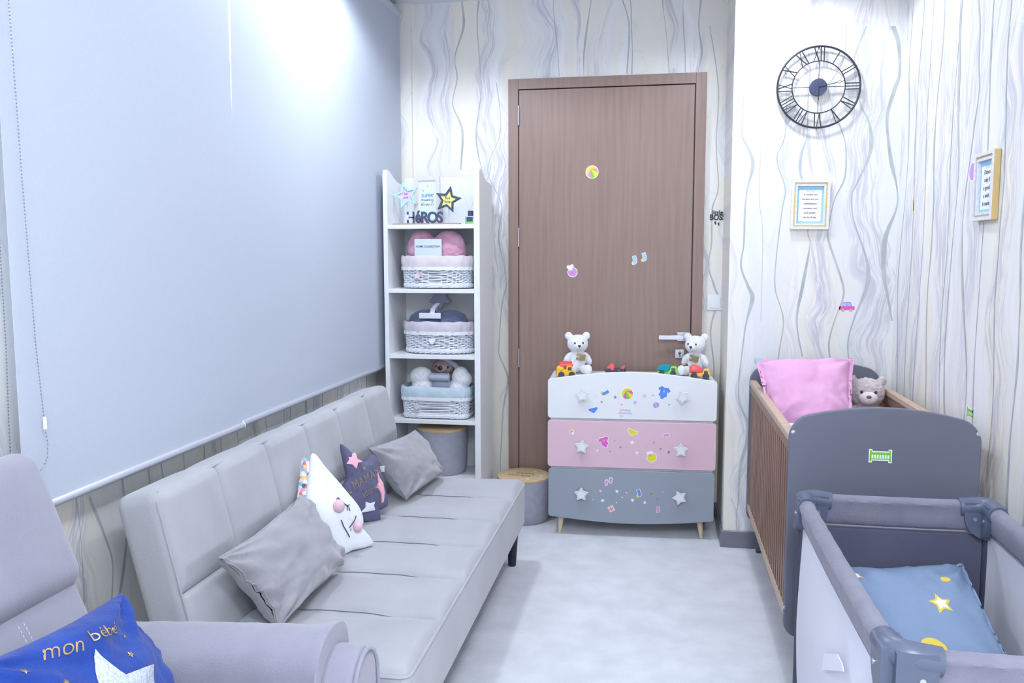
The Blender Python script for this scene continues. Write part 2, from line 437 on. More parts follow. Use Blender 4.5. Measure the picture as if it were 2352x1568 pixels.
AP.append(px_path(tor([(795, 0), (790, 100), (770, 200), (700, 330), (740, 480), (770, 560), (790, 640), (785, 800), (730, 920), (700, 1060), (700, 1140), (770, 1350), (775, 1440), (730, 1560), (700, 1700), (735, 1900)]), [.004, .004, .004, .003, .004, .006, .006, .008, .005, .006, .01, .009, .008, .006, .008, .007], Y=AW))
AP.append(px_path(tor([(900, 0), (855, 110), (835, 180), (845, 300), (870, 420), (910, 500), (925, 600), (910, 700), (840, 850), (822, 900), (830, 1020), (890, 1200), (910, 1300), (895, 1400), (830, 1560), (800, 1700), (830, 1900)]), [.009, .005, .004, .004, .006, .009, .018, .014, .006, .005, .007, .010, .018, .018, .007, .006, .006], Y=AW))
AP.append(px_path(tor([(1040, 0), (1070, 100), (1075, 250), (1050, 330), (1010, 470), (1015, 600), (1035, 740), (1060, 850), (1060, 960), (1000, 1120), (990, 1300), (1010, 1420), (1035, 1560)]), [.024, .016, .012, .018, .014, .012, .018, .007, .008, .022, .018, .012, .007], Y=AW))
AP.append(px_path(tor([(345, 600), (330, 900), (350, 1100), (340, 1560)]), .002, Y=AW))
vein_mesh(wall_alcove, AP, (0, AW, 0), X, Z, -Y)
def rnd_vein(u, z0, z1, amp, wd, rnd):
    P = []; z = z0; ph = rnd.random()*6; f = rnd.uniform(5, 8)
    while z < z1+.12:
        zz = min(z, z1); P.append((u+amp*sin(ph+f*zz)+amp*.6*sin(ph*2+f*.43*zz)+rnd.uniform(-1, 1)*amp*.2, zz, wd*rnd.uniform(.5, 1.5)*(1+.9*max(0, sin(ph+f*zz+1.3)))))
        z += .12
    return P
rnd = random.Random(3)
RP = []
u = FW+.1
while u < AW-.05:
    RP.append(rnd_vein(u, 0.09, HC, rnd.uniform(.012, .05), rnd.choice((.004, .006, .006, .010)), rnd)); u += rnd.uniform(.06, .22)
vein_mesh(wall_right, RP, (RW, 0, 0), Y, Z, -X)
LP = []
u = .2
while u < BW-.1:
    LP.append(rnd_vein(u, 0.09, .98, rnd.uniform(.012, .035), rnd.choice((.004, .006, .009)), rnd))
    if u < 1.55: LP.append(rnd_vein(u, .98, HC, .03, .008, rnd))
    u += rnd.uniform(.07, .2)
LP.append(px_path([(205, 1140), (225, 1190), (240, 1230), (258, 1290), (256, 1380)], [.008, .012, .008, .007, .007], X=LW))
vein_mesh(wall_left, [p for p in LP if len(p) > 2], (LW, 0, 0), Y, Z, X)
BP = [px_path([(1140, 190), (1150, 300), (1120, 390), (1152, 470), (1145, 545), (1160, 620), (1162, 660), (1153, 700), (1146, 792), (1148, 818), (1165, 859), (1166, 883), (1156, 939), (1152, 1012), (1149, 1070), (1152, 1180)], [.004, .005, .004, .006, .008, .006, .01, .008, .006, .008, .013, .012, .009, .007, .005, .005], Y=BW),
      px_path([(1060, 0), (1065, 60), (1045, 130), (1050, 180), (1040, 240), (1062, 300), (1058, 390)], [.006, .014, .006, .008, .006, .014, .008], Y=BW),
      px_path([(1100, 0), (1096, 60), (1105, 200), (1094, 300), (1098, 350), (1110, 400)], [.012, .006, .004, .010, .008, .004], Y=BW),
      px_path([(1430, 0), (1445, 60), (1440, 170)], .008, Y=BW), px_path([(1610, 0), (1605, 60), (1612, 120), (1602, 170)], [.012, .006, .01, .005], Y=BW),
      px_path([(1630, 60), (1650, 200), (1645, 330), (1650, 430), (1636, 480), (1634, 560), (1627, 610), (1640, 655), (1648, 690), (1632, 760), (1640, 850), (1630, 950)], [.004, .006, .005, .006, .008, .009, .006, .012, .011, .008, .008, .006], Y=BW)]
for u in (-.6, -.42, -.2, .02, .12): BP.append(rnd_vein(u, DT+.01, HC, .02, .005, rnd))
vein_mesh(wall_back, BP, (0, BW, 0), X, Z, -Y)

# ---------------------------------------------------------------- door
fr = MB().mat(M_door)
fr.box(DL, IL, BW-.03, BW+.05, 0, DT); fr.box(IR, DR, BW-.03, BW+.05, 0, DT); fr.box(IL, IR, BW-.03, BW+.05, IT, DT)
door = structure(fr.obj('door_1', smooth=False, bevel=.002))
lf = MB().mat(M_door); lf.box(IL+.004, IR-.006, BW-.024, BW+.02, .01, IT-.005)
leaf = lf.obj('door_leaf', door, smooth=False, bevel=.0015)
db = MB().mat(M_navyleg); db.box(IL, IR, BW+.021, BW+.05, 0, IT); db.obj('door_rebate', door, smooth=False)
for py in (267, 545, 820):
    z = at(1196, py, Y=BW).z; h = MB().mat(M_chrome); h.tube([(IL+.002, BW-.034, z-.055), (IL+.002, BW-.034, z+.055)], .006); h.obj('hinge', door)
p0 = at(1565, 773, Y=BW-.024); hd = MB().mat(M_chrome)
hd.box(p0.x-.024, p0.x+.028, BW-.034, BW-.024, p0.z-.026, p0.z+.026); hd.tube([(p0.x, BW-.034, p0.z), (p0.x, BW-.075, p0.z)], .009, 12)
hd.box(p0.x-.128, p0.x+.012, BW-.085, BW-.072, p0.z-.013, p0.z+.012)
hd.obj('door_handle', door, bevel=.002)
p1 = at(1561, 812, Y=BW-.024); kp = MB().mat(M_chrome); kp.box(p1.x-.026, p1.x+.026, BW-.033, BW-.024, p1.z-.026, p1.z+.026)
kpo = kp.obj('lock_plate', door, bevel=.002)
kh = MB().mat(S_grey); kh.prism(circ(.0085, 16, 0, .006), (p1.x, BW-.033, p1.z), X, Z, -Y, 0, .002); kh.prism([(-.005, -.018), (.005, -.018), (.005, .004), (-.005, .004)], (p1.x, BW-.033, p1.z), X, Z, -Y, 0, .002)
kh.obj('lock_cylinder', door)
kd = MB().mat(M_navyleg); kd.box(IR-.004, IR+.001, BW-.026, BW-.024, .9, IT); kd.obj('door_gap', door, smooth=False)

# ================================================================== STICKERS
FN = V((0, -1, 0))
def frame(p, rot=0, ux=X, uy=Z, n=FN):
    return (V(p), ux*cos(rot)+uy*sin(rot), uy*cos(rot)-ux*sin(rot), n)
def st(parent, F, layers, name='sticker', border=.0035, label=None, cat=None):
    """layers: list of (outline, material); the first one gets a white rim"""
    O, ux, uy, n = F; mb = MB()
    if border: mb.mat(S_white).prism(grow(layers[0][0], border), O, ux, uy, n, 0, .0004)
    for i, (P, m) in enumerate(layers): mb.mat(m).prism(P, O, ux, uy, n, .0002, .0008+.0003*i)
    o = mb.obj(name, parent, smooth=False, label=label)
    return o
def ball(r, cols):
    L = [(circ(r, 28), cols[0])]
    hub = (-.25*r, .55*r)
    for k, (a0, a1) in enumerate(((-2.5, -1.75), (-1.75, -1.05), (-1.05, -.35), (-.1, .6), (.9, 1.9))):
        L.append(([hub]+[(r*.97*cos(a), r*.97*sin(a)) for a in np.linspace(a0, a1, 8)], cols[1+k % (len(cols)-1)]))
    return L
BODYSUIT = [(-.5, 1), (-.2, .85), (.2, .85), (.5, 1), (1, .55), (.75, .2), (.55, .35), (.6, -.3), (.7, -.5), (.3, -.65), (.2, -1), (-.2, -1), (-.3, -.65), (-.7, -.5), (-.6, -.3), (-.55, .35), (-.75, .2), (-1, .55)]
SOCK = [(-.35, 1), (.45, 1), (.45, -.1), (.3, -.7), (-.1, -.95), (-.75, -.95), (-.85, -.55), (-.4, -.25), (-.3, .2)]
SOCKTOE = [(-.3, -.35), (-.3, -.95), (-.75, -.95), (-.85, -.55)]
DIAPER = [(-1, .55), (1, .55), (1, .1), (.35, -.35), (.25, -.6), (-.25, -.6), (-.35, -.35), (-1, .1)]
BOTTLE = [(-.45, .35), (-.45, -.9), (.45, -.9), (.45, .35), (.25, .5), (-.25, .5)]
FOOT = [(-.3, .9), (.25, .9), (.45, .4), (.3, 0), (.35, -.6), (.05, -.95), (-.3, -.8), (-.35, -.2), (-.5, .4)]
S_ballc = [S_yel, S_mag, S_grn, S_yel, S_mag, S_yel]
p = at(1360, 395, Y=BW-.024); st(door, frame(p), ball(.034, [S_yel, S_lil, S_grn, S_yel, S_lil, S_yel]), label='round beach ball sticker on the brown door')
p = at(1315, 625, Y=BW-.024)
st(door, frame(p), [(circ(.026, 24), S_lil), (circ(.012, 12, -.012, .022), S_white), (circ(.011, 10, -.024, .03), S_white), (circ(.011, 10, -.004, .036), S_white), (circ(.005, 10, 0, -.004), S_mag)], label='purple rattle sticker on the brown door')
for q, lb in (((1458, 597), 'left of two blue sock stickers'), ((1480, 590), 'right of two blue sock stickers')):
    p = at(*q, Y=BW-.024); st(door, frame(p, .25), [(scl(SOCK, .023), S_lblue), (scl(SOCKTOE, .022), S_yel)], border=.003, label=lb)
# wall stickers
def car_sticker(F, s=.04):
    O, ux, uy, n = F; mb = MB()
    b = [(-1, -.15), (-1, .1), (-.7, .2), (-.55, .75), (.55, .75), (.7, .2), (1, .1), (1, -.4), (-1, -.4)]
    mb.mat(S_white).prism(grow(scl(b, s), .002), O, ux, uy, n, 0, .0004); mb.mat(S_mag).prism(scl([(-1, -.4), (1, -.4), (1, .12), (-1, .12)], s), O, ux, uy, n, .0002, .0008)
    mb.mat(S_lil).prism(scl([(-.7, .12), (-.5, .72), (.5, .72), (.7, .12)], s), O, ux, uy, n, .0002, .0008)
    for k in (-1, 1): mb.mat(S_lblue).prism(scl([(.08*k, .18), (.08*k, .6), (.42*k, .6), (.55*k, .18)][::k], s), O, ux, uy, n, .0006, .0011)
    for k in (-1, 1): mb.mat(S_or).prism(circ(s*.22, 14, k*s*.5, -s*.4), O, ux, uy, n, .0006, .0011); mb.mat(S_yel).prism(circ(s*.1, 10, k*s*.5, -s*.4), O, ux, uy, n, .001, .0015)
    return mb.obj('car_sticker', smooth=False)
tag(car_sticker(frame(at(1945, 705, Y=AW), .02), .037), 'pink and blue toy car sticker on the wall above the crib', 'sticker')
def crib_sticker(F, s=.05, parent=None):
    O, ux, uy, n = F; mb = MB()
    o = [(-1, .6), (-.8, .6), (-.8, .42), (.8, .42), (.8, .6), (1, .6), (1, -.6), (.8, -.6), (.8, -.4), (-.8, -.4), (-.8, -.6), (-1, -.6)]
    mb.mat(S_white).prism(grow(scl(o, s), .003), O, ux, uy, n, 0, .0004)
    for b in ([-.97, -.8, -.55, .55], [.8, .97, -.55, .55], [-.8, .8, .12, .36], [-.8, .8, -.35, -.25]):
        mb.mat(S_grn).prism(scl([(b[0], b[2]), (b[1], b[2]), (b[1], b[3]), (b[0], b[3])], s), O, ux, uy, n, .0003, .0008)
    for k in range(6):
        x = -.6+k*.24; mb.prism(scl([(x-.04, -.25), (x+.04, -.25), (x+.04, .12), (x-.04, .12)], s), O, ux, uy, n, .0003, .0008)
    return mb.obj('crib_sticker' if not parent else 'sticker', parent, smooth=False)
tag(crib_sticker(frame(at(2229, 948, X=RW), 0, -Y, Z, -X), .035), 'small green crib sticker on the right wall just above the crib end', 'sticker')
y = MB().mat(S_yel); O, ux, uy, n = frame(at(2098, 471, X=RW), .3, -Y, Z, -X); y.prism(scl([(-.3, 1), (.3, 1), (.5, 0), (.2, -1), (-.4, -1), (-.2, 0)], .026), O, ux, uy, n, 0, .0008)
tag(y.obj('yellow_sticker', smooth=False), 'tiny yellow sticker high on the right wall', 'sticker')
y = MB().mat(S_white); O, ux, uy, n = frame(at(2234, 394, X=RW), 0, -Y, Z, -X); y.prism(circ(.036, 20), O, ux, uy, n, 0, .0004); y.mat(S_lil).prism(circ(.032, 20), O, ux, uy, n, .0002, .0008)
tag(y.obj('round_sticker', smooth=False), 'round pale lilac sticker beside the frame on the right wall', 'sticker')
# little boss sign
p = at(1648, 497, Y=BW); lb = MB().mat(M_dtext)
lb.text('BOSS', p+V((0, 0, -.006)), X, Z, FN, .044, 0, .004, bold=.0012, sx=.85)
lb.text('little', p+V((0, 0, .022)), X, Z, FN, .034, 0, .004, bold=.0004)
for dx, dz, r in ((-.011, -.036, .25), (.007, -.043, .1)):
    lb.prism(scl(FOOT, .010, 0, 0, r), p+V((dx, 0, dz)), X, Z, FN, 0, .003)
tag(lb.obj('lettering_sign', smooth=False), 'dark lettering reading little BOSS with two footprints on wall right of the door', 'wall sign')
# switch
p = at(1642, 694, Y=BW); sw = thing('light_switch', 'square white light switch on the wall right of the door', 'light switch', p+V((0, 0, -.045)))
b = MB().mat(M_plastic); b.box(p.x-.044, p.x+.044, BW-.010, BW, p.z-.045, p.z+.045); b.obj('switch_plate', sw, bevel=.003)
b = MB().mat(M_plastic); b.box(p.x-.030, p.x+.030, BW-.0145, BW-.010, p.z-.032, p.z+.032); b.obj('rocker', sw, bevel=.002)

# ================================================================== CEILING DOWNLIGHTS AND ADDED FILL PANELS
M_emit = mat('lamp_glow', (235, 243, 255), .5, emit=9)
def downlight(x, y, lab, pw):
    t = thing('ceiling_downlight', lab, 'ceiling light', (x, y, HC-.012), group='recessed ceiling downlights')
    r = MB().mat(M_plastic); r.lathe([(.062, HC-.0005), (.075, HC-.0005), (.075, HC-.008), (.062, HC-.012), (.055, HC-.006), (.062, HC-.0005)], (x, y, 0)); r.obj('trim_ring', t)
    d = MB().mat(M_emit); d.lathe([(.0, HC-.005), (.054, HC-.005), (.054, HC-.002), (0, HC-.002)], (x, y, 0)); d.obj('diffuser', t)
    l = bpy.data.lights.new('spot', 'SPOT'); l.energy = pw; l.spot_size = radians(158); l.spot_blend = .3; l.shadow_soft_size = .11; l.color = LCOL
    lo = bpy.data.objects.new('bulb', l); COL.objects.link(lo); lo.parent = t; lo.location = (0, 0, -.015)
for i, (x, y) in enumerate(LAMPS):
    downlight(x, y, ('round recessed ceiling downlight by the ' + ('blinds' if x < 0 else 'right wall') + (' at the door end', ' over the middle of the room', ' behind the camera')[i//2]), LAMP_W[i])
for i, (x, y) in enumerate(FILL_PANELS):  # invented fittings out of view, there only to lift the shadows
    t = thing('added_fill_panel', ('square fill light panel added over the middle of the room', 'square fill light panel added at the back of the room')[i], 'ceiling light', (x, y, HC-.012), group='added fill light panels')
    f = MB().mat(M_plastic); P = [(-.3, -.3), (.3, -.3), (.3, .3), (-.3, .3)]; f.ring(P, scl(P, .94), (x, y, HC-.012), X, Y, Z, 0, .012); f.obj('fill_frame', t, smooth=False)
    d = MB().mat(M_emit); d.box(x-.28, x+.28, y-.28, y+.28, HC-.008, HC-.002); d.obj('diffuser', t, smooth=False)
    l = bpy.data.lights.new('panel', 'AREA'); l.shape = 'SQUARE'; l.size = .55; l.energy = FILL_W; l.color = LCOL
    lo = bpy.data.objects.new('fill_light', l); COL.objects.link(lo); lo.parent = t; lo.location = (0, 0, -.004)

# ================================================================== ROLLER BLINDS
BX = -1.520
def blind(lab, y0, y1, x, zb, zt, top_r=.034, slant=0):
    t = thing('roller_blind', lab, 'roller blind', (x, (y0+y1)/2, zb), group='roller blinds on the left wall')
    # weighted bar, cloth, roller
    nx = 24; mb = MB().mat(M_blind); vs = []; fs = []
    for side in (0, 1):
        for j in range(9):
            for i in range(nx+1):
                zz = zb+(zt-zb)*j/8; ya = y0+slant*(zz-1.9); yy = ya+(y1-ya)*i/nx
                vs.append((x+side*.0016+.0012*sin(yy*7+zz*1.3)*(1-j/8), yy, zz))
    n = 9*(nx+1)
    for s_ in (0, 1):
        for j in range(8):
            for i in range(nx):
                a = s_*n+j*(nx+1)+i; fs.append((a, a+1, a+nx+2, a+nx+1))
    for j in range(8):
        for i in (0, nx): a = j*(nx+1)+i; fs.append((a, a+nx+1, a+n+nx+1, a+n))
    mb.add(vs, fs); mb.obj('blind_cloth', t)
    b = MB().mat(M_alu); b.tube([(x, y0, zb-.006), (x, y1, zb-.006)], .0125, 14); b.obj('bottom_bar', t)
    for yy, s_ in ((y0, -1), (y1, 1)): e = MB().mat(M_plastic); e.tube([(x, yy, zb-.006), (x, yy+s_*.004, zb-.006)], .0135, 14); e.obj('end_cap', t)
    r = MB().mat(M_blind); r.tube([(x-.02, y0, zt+.01), (x-.02, y1, zt+.01)], top_r, 20); r.obj('roller', t)
    for yy in (y0-.004, y1+.004): k = MB().mat(M_plastic); k.tube([(x-.02, yy-.003, zt+.01), (x-.02, yy+.003, zt+.01)], top_r+.004, 20); k.obj('bracket', t)
    return t
blind1 = blind('pale grey roller blind nearest the camera with bead chain', 1.785, 2.886, BX, .907, 2.965-.045)
blind2 = blind('pale grey roller blind at the door end above the sofa', 2.893, 4.935, BX-.006, .912, 2.92, slant=.042)
def chain(parent, P, conn=None):
    mb = MB().mat(M_chain); L = [V(p) for p in P]; seg = []
    for i in range(len(L)-1):
        n = max(1, int((L[i+1]-L[i]).length/.0085))
        for k in range(n): seg.append(L[i].lerp(L[i+1], k/n))
    for p in seg: mb.ell(p, .0022, nu=6, nv=4)
    mb.tube(P, .0006, 4); mb.obj('bead_chain', parent, kind='stuff')
    if conn:
        c = MB().mat(M_plastic); c.tube([conn, V(conn)+V((0, 0, .03))], .0045, 10); c.obj('chain_connector', parent)
cx = BX+.022
pts = [at(a, b, X=cx) for a, b in ((20, 0), (50, 400), (83, 800), (104, 985), (110, 1020), (109, 1050), (100, 1072))]
pts = [V((cx, pts[0].y, 2.92))]+[V((cx, q.y, q.z)) for q in pts]
chain(blind1, pts, V((cx, pts[4].y, pts[4].z)))
q0, q1, q2 = at(14, 800, X=LW+.02), at(20, 960, X=LW+.02), at(25, 1060, X=LW+.02)
chain(blind1, [V((LW+.02, q0.y, 2.8)), q0, q1, q2, V((LW+.02, q2.y+.05, q2.z-.04)), V((cx-.01, pts[-1].y, pts[-1].z-.01)), pts[-1]])

# ================================================================== SHELF UNIT
SX0, SX1, SY0, SY1 = -1.486, -.951, 4.46, 4.80
T_ = .020
unit = thing('shelf_unit', 'tall narrow white open shelf unit in the corner left of the door', 'shelf unit', ((SX0+SX1)/2, (SY0+SY1)/2, 0))
def side(x0, x1):
    pr = [(0, 0), (SY1-SY0, 0), (SY1-SY0, 1.925), (.20, 1.935), (.13, 1.955), (.06, 1.982), (.02, 1.989), (.005, 1.98), (0, 1.96)]
    b = MB().mat(M_white); b.prism(pr, (x0, SY0, 0), Y, Z, X, 0, x1-x0); b.obj('side_panel', unit, bevel=.002, smooth=False)
side(SX0, SX0+.024); side(SX1-.032, SX1)
ix0, ix1 = SX0+.024, SX1-.032
bp = MB().mat(M_white); bp.box(ix0, ix1, SY1-.012, SY1, .05, 1.97); bp.obj('back_panel', unit, smooth=False)
SH = [1.693, 1.346, .986, .626, .298]
for z in SH:
    b = MB().mat(M_white); b.box(ix0, ix1, SY0+.001, SY1-.012, z-.022, z); b.obj('shelf', unit, smooth=False, bevel=.0015)
kb = MB().mat(M_white); kb.box(ix0, ix1, SY0+.02, SY0+.036, 0, .05); kb.box(ix0, ix1, SY0+.001, SY1-.012, .05, .07); kb.obj('plinth', unit, smooth=False)

# --- objects on the top shelf
zt = SH[0]
def star_frame(pxc, R, rot, outer, inner, yb, lab, word=None, ink=M_text, name='star_photo_holder'):
    c = at(*pxc, Y=yb); t = thing(name, lab, 'picture frame', (c.x, c.y, zt))
    n = V((0, -cos(.12), sin(.12))); uy = V((0, sin(.12), cos(.12))); 
    P = star(R, R*.47, rot=rot)
    b = MB().mat(outer); b.ring(P, scl(P, .66), c, X, uy, n, -.004, .008); b.obj('frame', t, smooth=False, bevel=.001)
    q = MB().mat(inner); q.prism(scl(P, .68), c, X, uy, n, -.003, .001); o = q.obj('print', t, smooth=False)
    if word:
        for k, wd in enumerate(word): 
            x = MB().mat(ink); x.text(wd, c+uy*(.010-.020*k)+X*(-.002), X*cos(rot*.3)+uy*sin(rot*.3), uy, n, .022, .0011, .0018, bold=.0004); x.obj('lettering', t, smooth=False)
    # strut down to the shelf
    s_ = MB().mat(M_whitem); s_.tube([c-n*(-.002)-uy*0+V((0, .012, -R*.3)), V((c.x, c.y+.03, zt+.002))], .003, 6); s_.obj('stand', t)
    return t
C_sb = C('star_blue_frame', (176, 216, 236)); C_sp = C('star_pink_print', (218, 190, 214)); C_sd = C('star_dark_frame', (62, 72, 96)); C_sy = C('star_yellow_print', (236, 232, 96), rgb2=(246, 244, 170), scale=25)
star_frame((933, 449), .077, .28, C_sb, C_sp, 4.56, 'light blue star shaped frame with pink print, left on the top shelf', ['be', 'me'], C('purple_ink', (132, 116, 200)))
star_frame((1029, 459), .077, -.2, C_sd, C_sy, 4.56, 'dark star shaped frame with yellow print, right on the top shelf', ['fun', 'box'], M_dtext)
# rectangular frame
a, b_ = at(951, 405, Y=4.64), at(1011, 486, Y=4.64); cxx = (a.x+b_.x)/2; ww = b_.x-a.x
t = thing('photo_frame', 'upright light wood frame with pale blue card, middle of the top shelf', 'picture frame', (cxx, 4.64, zt))
zb_, hh = zt+.001, a.z-zt
P = [(-ww/2, 0), (ww/2, 0), (ww/2, hh), (-ww/2, hh)]; P2 = [(-ww/2+.024, .034), (ww/2-.024, .034), (ww/2-.024, hh-.026), (-ww/2+.024, hh-.026)]
C_lw = C('pale_ash', (214, 208, 208), var=5, stretch=(40, 40, 4))
b = MB().mat(C_lw); b.ring(P, P2, (cxx, 4.64, zb_), X, Z, FN, -.012, .004); b.obj('frame', t, smooth=False, bevel=.001)
b = MB().mat(C('card_mint', (216, 234, 238))); b.box(cxx-ww/2+.02, cxx+ww/2-.02, 4.642, 4.648, zb_+.03, zb_+hh-.022); b.obj('card', t, smooth=False)
for k, (wd, sz, m_) in enumerate((('SUPER', .024, C('card_blue', (90, 150, 200))), ('CHAMPION', .014, S_grey), ('MAMAN', .02, C('card_rose', (196, 170, 170))))):
    b = MB().mat(m_); b.text(wd, (cxx, 4.642, zb_+hh*.60-.024*k), X, Z, FN, sz, 0, .0008, bold=.0005); b.obj('lettering', t, smooth=False)
b = MB()
for k in range(12):
    xx = cxx+random.choice((-1, 1))*random.uniform(.022, .036) if k % 2 else cxx+random.uniform(-.03, .03); zz = zb_+(random.choice((.052, .065, hh-.055, hh-.045)) if not k % 2 else random.uniform(.06, hh-.06))
    b.mat(random.choice((S_teal, S_or, S_grey, S_yel))).prism(star(.005, .0025, rot=random.random()), (xx, 4.642, zz), X, Z, FN, 0, .0007)
b.obj('star_print', t, smooth=False, kind='stuff')
# HEROS letters on a wooden base
yb = 4.5; l0, l1 = at(903, 509, Y=yb), at(1057, 507, Y=yb)
t = thing('letter_sign', 'dark word sign reading HéROS on a thin wooden base, front of the top shelf', 'sign', ((l0.x+l1.x)/2, yb, zt))
b = MB().mat(mat('walnut_strip', (178, 140, 126), .5)); b.box(l0.x, l1.x, yb-.02, yb+.02, zt, zt+.008); b.obj('base', t, smooth=False, bevel=.001)
zl = zt+.008; hL = at(940, 486, Y=yb).z-zl; x0 = at(935, 500, Y=yb).x; C_let = C('letter_navy', (70, 78, 104))
b = MB().mat(C_let)
b.box(x0, x0+.008, yb-.005, yb+.005, zl, zl+.018); b.box(x0, x0+.008, yb-.005, yb+.005, zl+hL-.016, zl+hL)
b.box(x0+.010, x0+.040, yb-.005, yb+.005, zl+hL*.5-.004, zl+hL*.5+.004); b.box(x0+.032, x0+.041, yb-.005, yb+.005, zl, zl+hL); b.obj('letter', t, smooth=False)
xe = at(1027, 500, Y=yb).x
for ch, xa, sz in (('é', x0+.062, .060), ('R', x0+.098, .072), ('O', x0+.143, .072), ('S', x0+.184, .072)):
    b = MB().mat(C_let); b.text(ch, (xa, yb, zl), X, Z, FN, sz*1.02, -.005, .005, bold=.0022)
    zmin = min(v.z for v in b.v); zmx = max(v.z for v in b.v); k = hL/(zmx-zmin)*(1.08 if ch == 'é' else 1)
    b.v = [V((v.x, v.y, zl+(v.z-zmin)*k)) for v in b.v]; b.obj('letter', t, smooth=False)
# reed diffuser
p = at(1081, 504, Y=4.54); t = thing('reed_diffuser', 'small glass reed diffuser with dark cap at the right of the top shelf', 'diffuser', (p.x, 4.54, zt))
b = MB().mat(mat('bottle_glass', (222, 236, 240), .08, trans=.6)); b.box(p.x-.026, p.x+.026, 4.515, 4.56, zt, zt+.045); b.obj('bottle', t, bevel=.003)
b = MB().mat(C_sd); b.box(p.x-.017, p.x+.017, 4.5135, 4.515, zt+.016, zt+.040); b.mat(S_grn); b.box(p.x-.017, p.x+.017, 4.5135, 4.515, zt+.008, zt+.0155); b.obj('bottle_label', t, smooth=False)
b = MB().mat(C_sd); b.tube([(p.x, 4.54, zt+.045), (p.x, 4.54, zt+.074)], .015, 16); b.obj('cap', t)
b = MB().mat(C_lw)
b.tube([(p.x, 4.54, zt+.06), at(1052, 412, Y=4.56)], .0015, 6); b.obj('reed', t)
b = MB().mat(C_lw); b.tube([(p.x, 4.54, zt+.06), (p.x+.012, 4.55, zt+.13)], .0015, 6); b.obj('reed', t)

# ================================================================== BASKETS
M_wick = mat('white_wicker', (222, 226, 236), .55, var=8, scale=40)
M_lace = mat('white_lace', (236, 238, 244), .8, bump=.3, bscale=200)
def sup(a, rx, ry, e):
    c, s_ = cos(a), sin(a); return V((rx*math.copysign(abs(c)**(2/e), c), ry*math.copysign(abs(s_)**(2/e), s_), 0))
def basket(lab, z, rx, ry, e, h, zc, lin_m, lip, charm, cx_=-1.209, cy_=4.585):
    t = thing('wicker_basket', lab, 'basket', (cx_, cy_, z), group='white wicker baskets on the shelves')
    O = V((cx_, cy_, z+.002)); ns = 44; wv = MB().mat(M_wick); rows = int(h/.0105)
    def rad(a, zz, off=0): 
        k = .93+.07*zz/h; p = sup(a, rx*k, ry*k, e); p += p.normalized()*off; return O+p+Z*zz
    for r in range(rows):
        zz = .018+r*(h-.022)/rows
        P = []
        for k in range(ns*3):
            a = 2*pi*k/(ns*3); P.append(rad(a, zz+.0015*sin(k*.7+r*2), .0045*cos(ns/2*a+pi*r)))
        wv.tube(P, .0046, 5, closed=True)
    wv.obj('wicker_weave', t, kind='stuff')
    sk = MB().mat(M_wick)
    for k in range(ns):
        a = 2*pi*(k+.5)/ns; sk.tube([rad(a, .004), rad(a, h)], .003, 5)
    sk.obj('wicker_stake', t, kind='stuff')
    br = MB().mat(M_wick); nb = 34                      # slanted strands of the foot border
    for k in range(nb):
        P = []
        for q in range(7):
            a = 2*pi*(k+q*.42)/nb; P.append(rad(a, .006+.020*(q/6), .008-.004*abs(q-3)/3))
        br.tube(P, .0058, 6)
    br.obj('foot_border', t, kind='stuff')
    bt = MB().mat(M_wick); n = 40; bt.prism([(p.x, p.y) for p in [sup(2*pi*k/n, rx*.92, ry*.92, e) for k in range(n)]], O, X, Y, Z, .002, .008); bt.obj('base', t)
    ln = MB().mat(lin_m); n = 110; vs = []; fs = []     # folded-over liner
    prof = [(-.010, h-.05), (-.008, h-.005), (-.003, h+.006+lip*.1), (.004, h+.008+lip*.1), (.009, h+.002), (.012, h-lip*.35), (.0125, h-lip*.7), (.011, h-lip)]
    for i in range(n):
        a = 2*pi*i/n
        for j, (off, zz) in enumerate(prof):
            wr = .0028*noise.noise(V((cos(a)*7, sin(a)*7, zz*30)))*(1 if j < 3 else 1.6)+.0014*sin(a*31+j)
            vs.append(rad(a, max(.0, zz+.006*noise.noise(V((cos(a)*3, sin(a)*3, 4)))), off+wr))
    m_ = len(prof)
    for i in range(n):
        for j in range(m_-1): fs.append((i*m_+j, ((i+1) % n)*m_+j, ((i+1) % n)*m_+j+1, i*m_+j+1))
    ln.add(vs, fs); ln.obj('cloth_liner', t)
    la = MB().mat(M_lace); vs = []; fs = []; n = 160
    for i in range(n):
        a = 2*pi*i/n
        for j, zz in enumerate((h-lip+.004, h-lip-.008, h-lip-.016)): vs.append(rad(a, zz+(.002*sin(i*1.6) if j == 2 else 0), .0135+(.0015*sin(i*.8))))
    for i in range(n):
        for j in range(2): fs.append((i*3+j, ((i+1) % n)*3+j, ((i+1) % n)*3+j+1, i*3+j+1))
    la.add(vs, fs); la.obj('lace_trim', t)
    a = charm[1]; c = rad(a, h-lip-.048, .014); nn = (c-O); nn.z = 0; nn = V((0, -1, 0)); ux = X
    c = V((c.x, O.y-ry-.010, c.z))
    ch = MB().mat(charm[2])
    if charm[0] == 'star': P = star(.021, .011, rnd=1)
    elif charm[0] == 'heart': P = [(0, -.020), (.012, -.008), (.019, .004), (.016, .014), (.008, .016), (0, .009), (-.008, .016), (-.016, .014), (-.019, .004), (-.012, -.008)]
    else: P = [(0, .022), (.010, .006), (.013, -.006), (.006, -.016), (0, -.018), (-.006, -.016), (-.013, -.006), (-.010, .006)]
    ch.prism(P, c, ux, Z, nn, -.006, .006); ch.tube([c+V((0, 0, .015)), V((c.x, c.y+.003, z+h-lip))], .0012, 5); ch.obj('hanging_charm', t, bevel=.003)
    return t
M_l1 = mat('liner_rose', (218, 208, 212), .85, var=6, scale=18); M_l2 = mat('liner_taupe', (204, 198, 208), .85, var=6, scale=18); M_l3 = mat('liner_mint', (190, 208, 220), .85, var=8, scale=18)
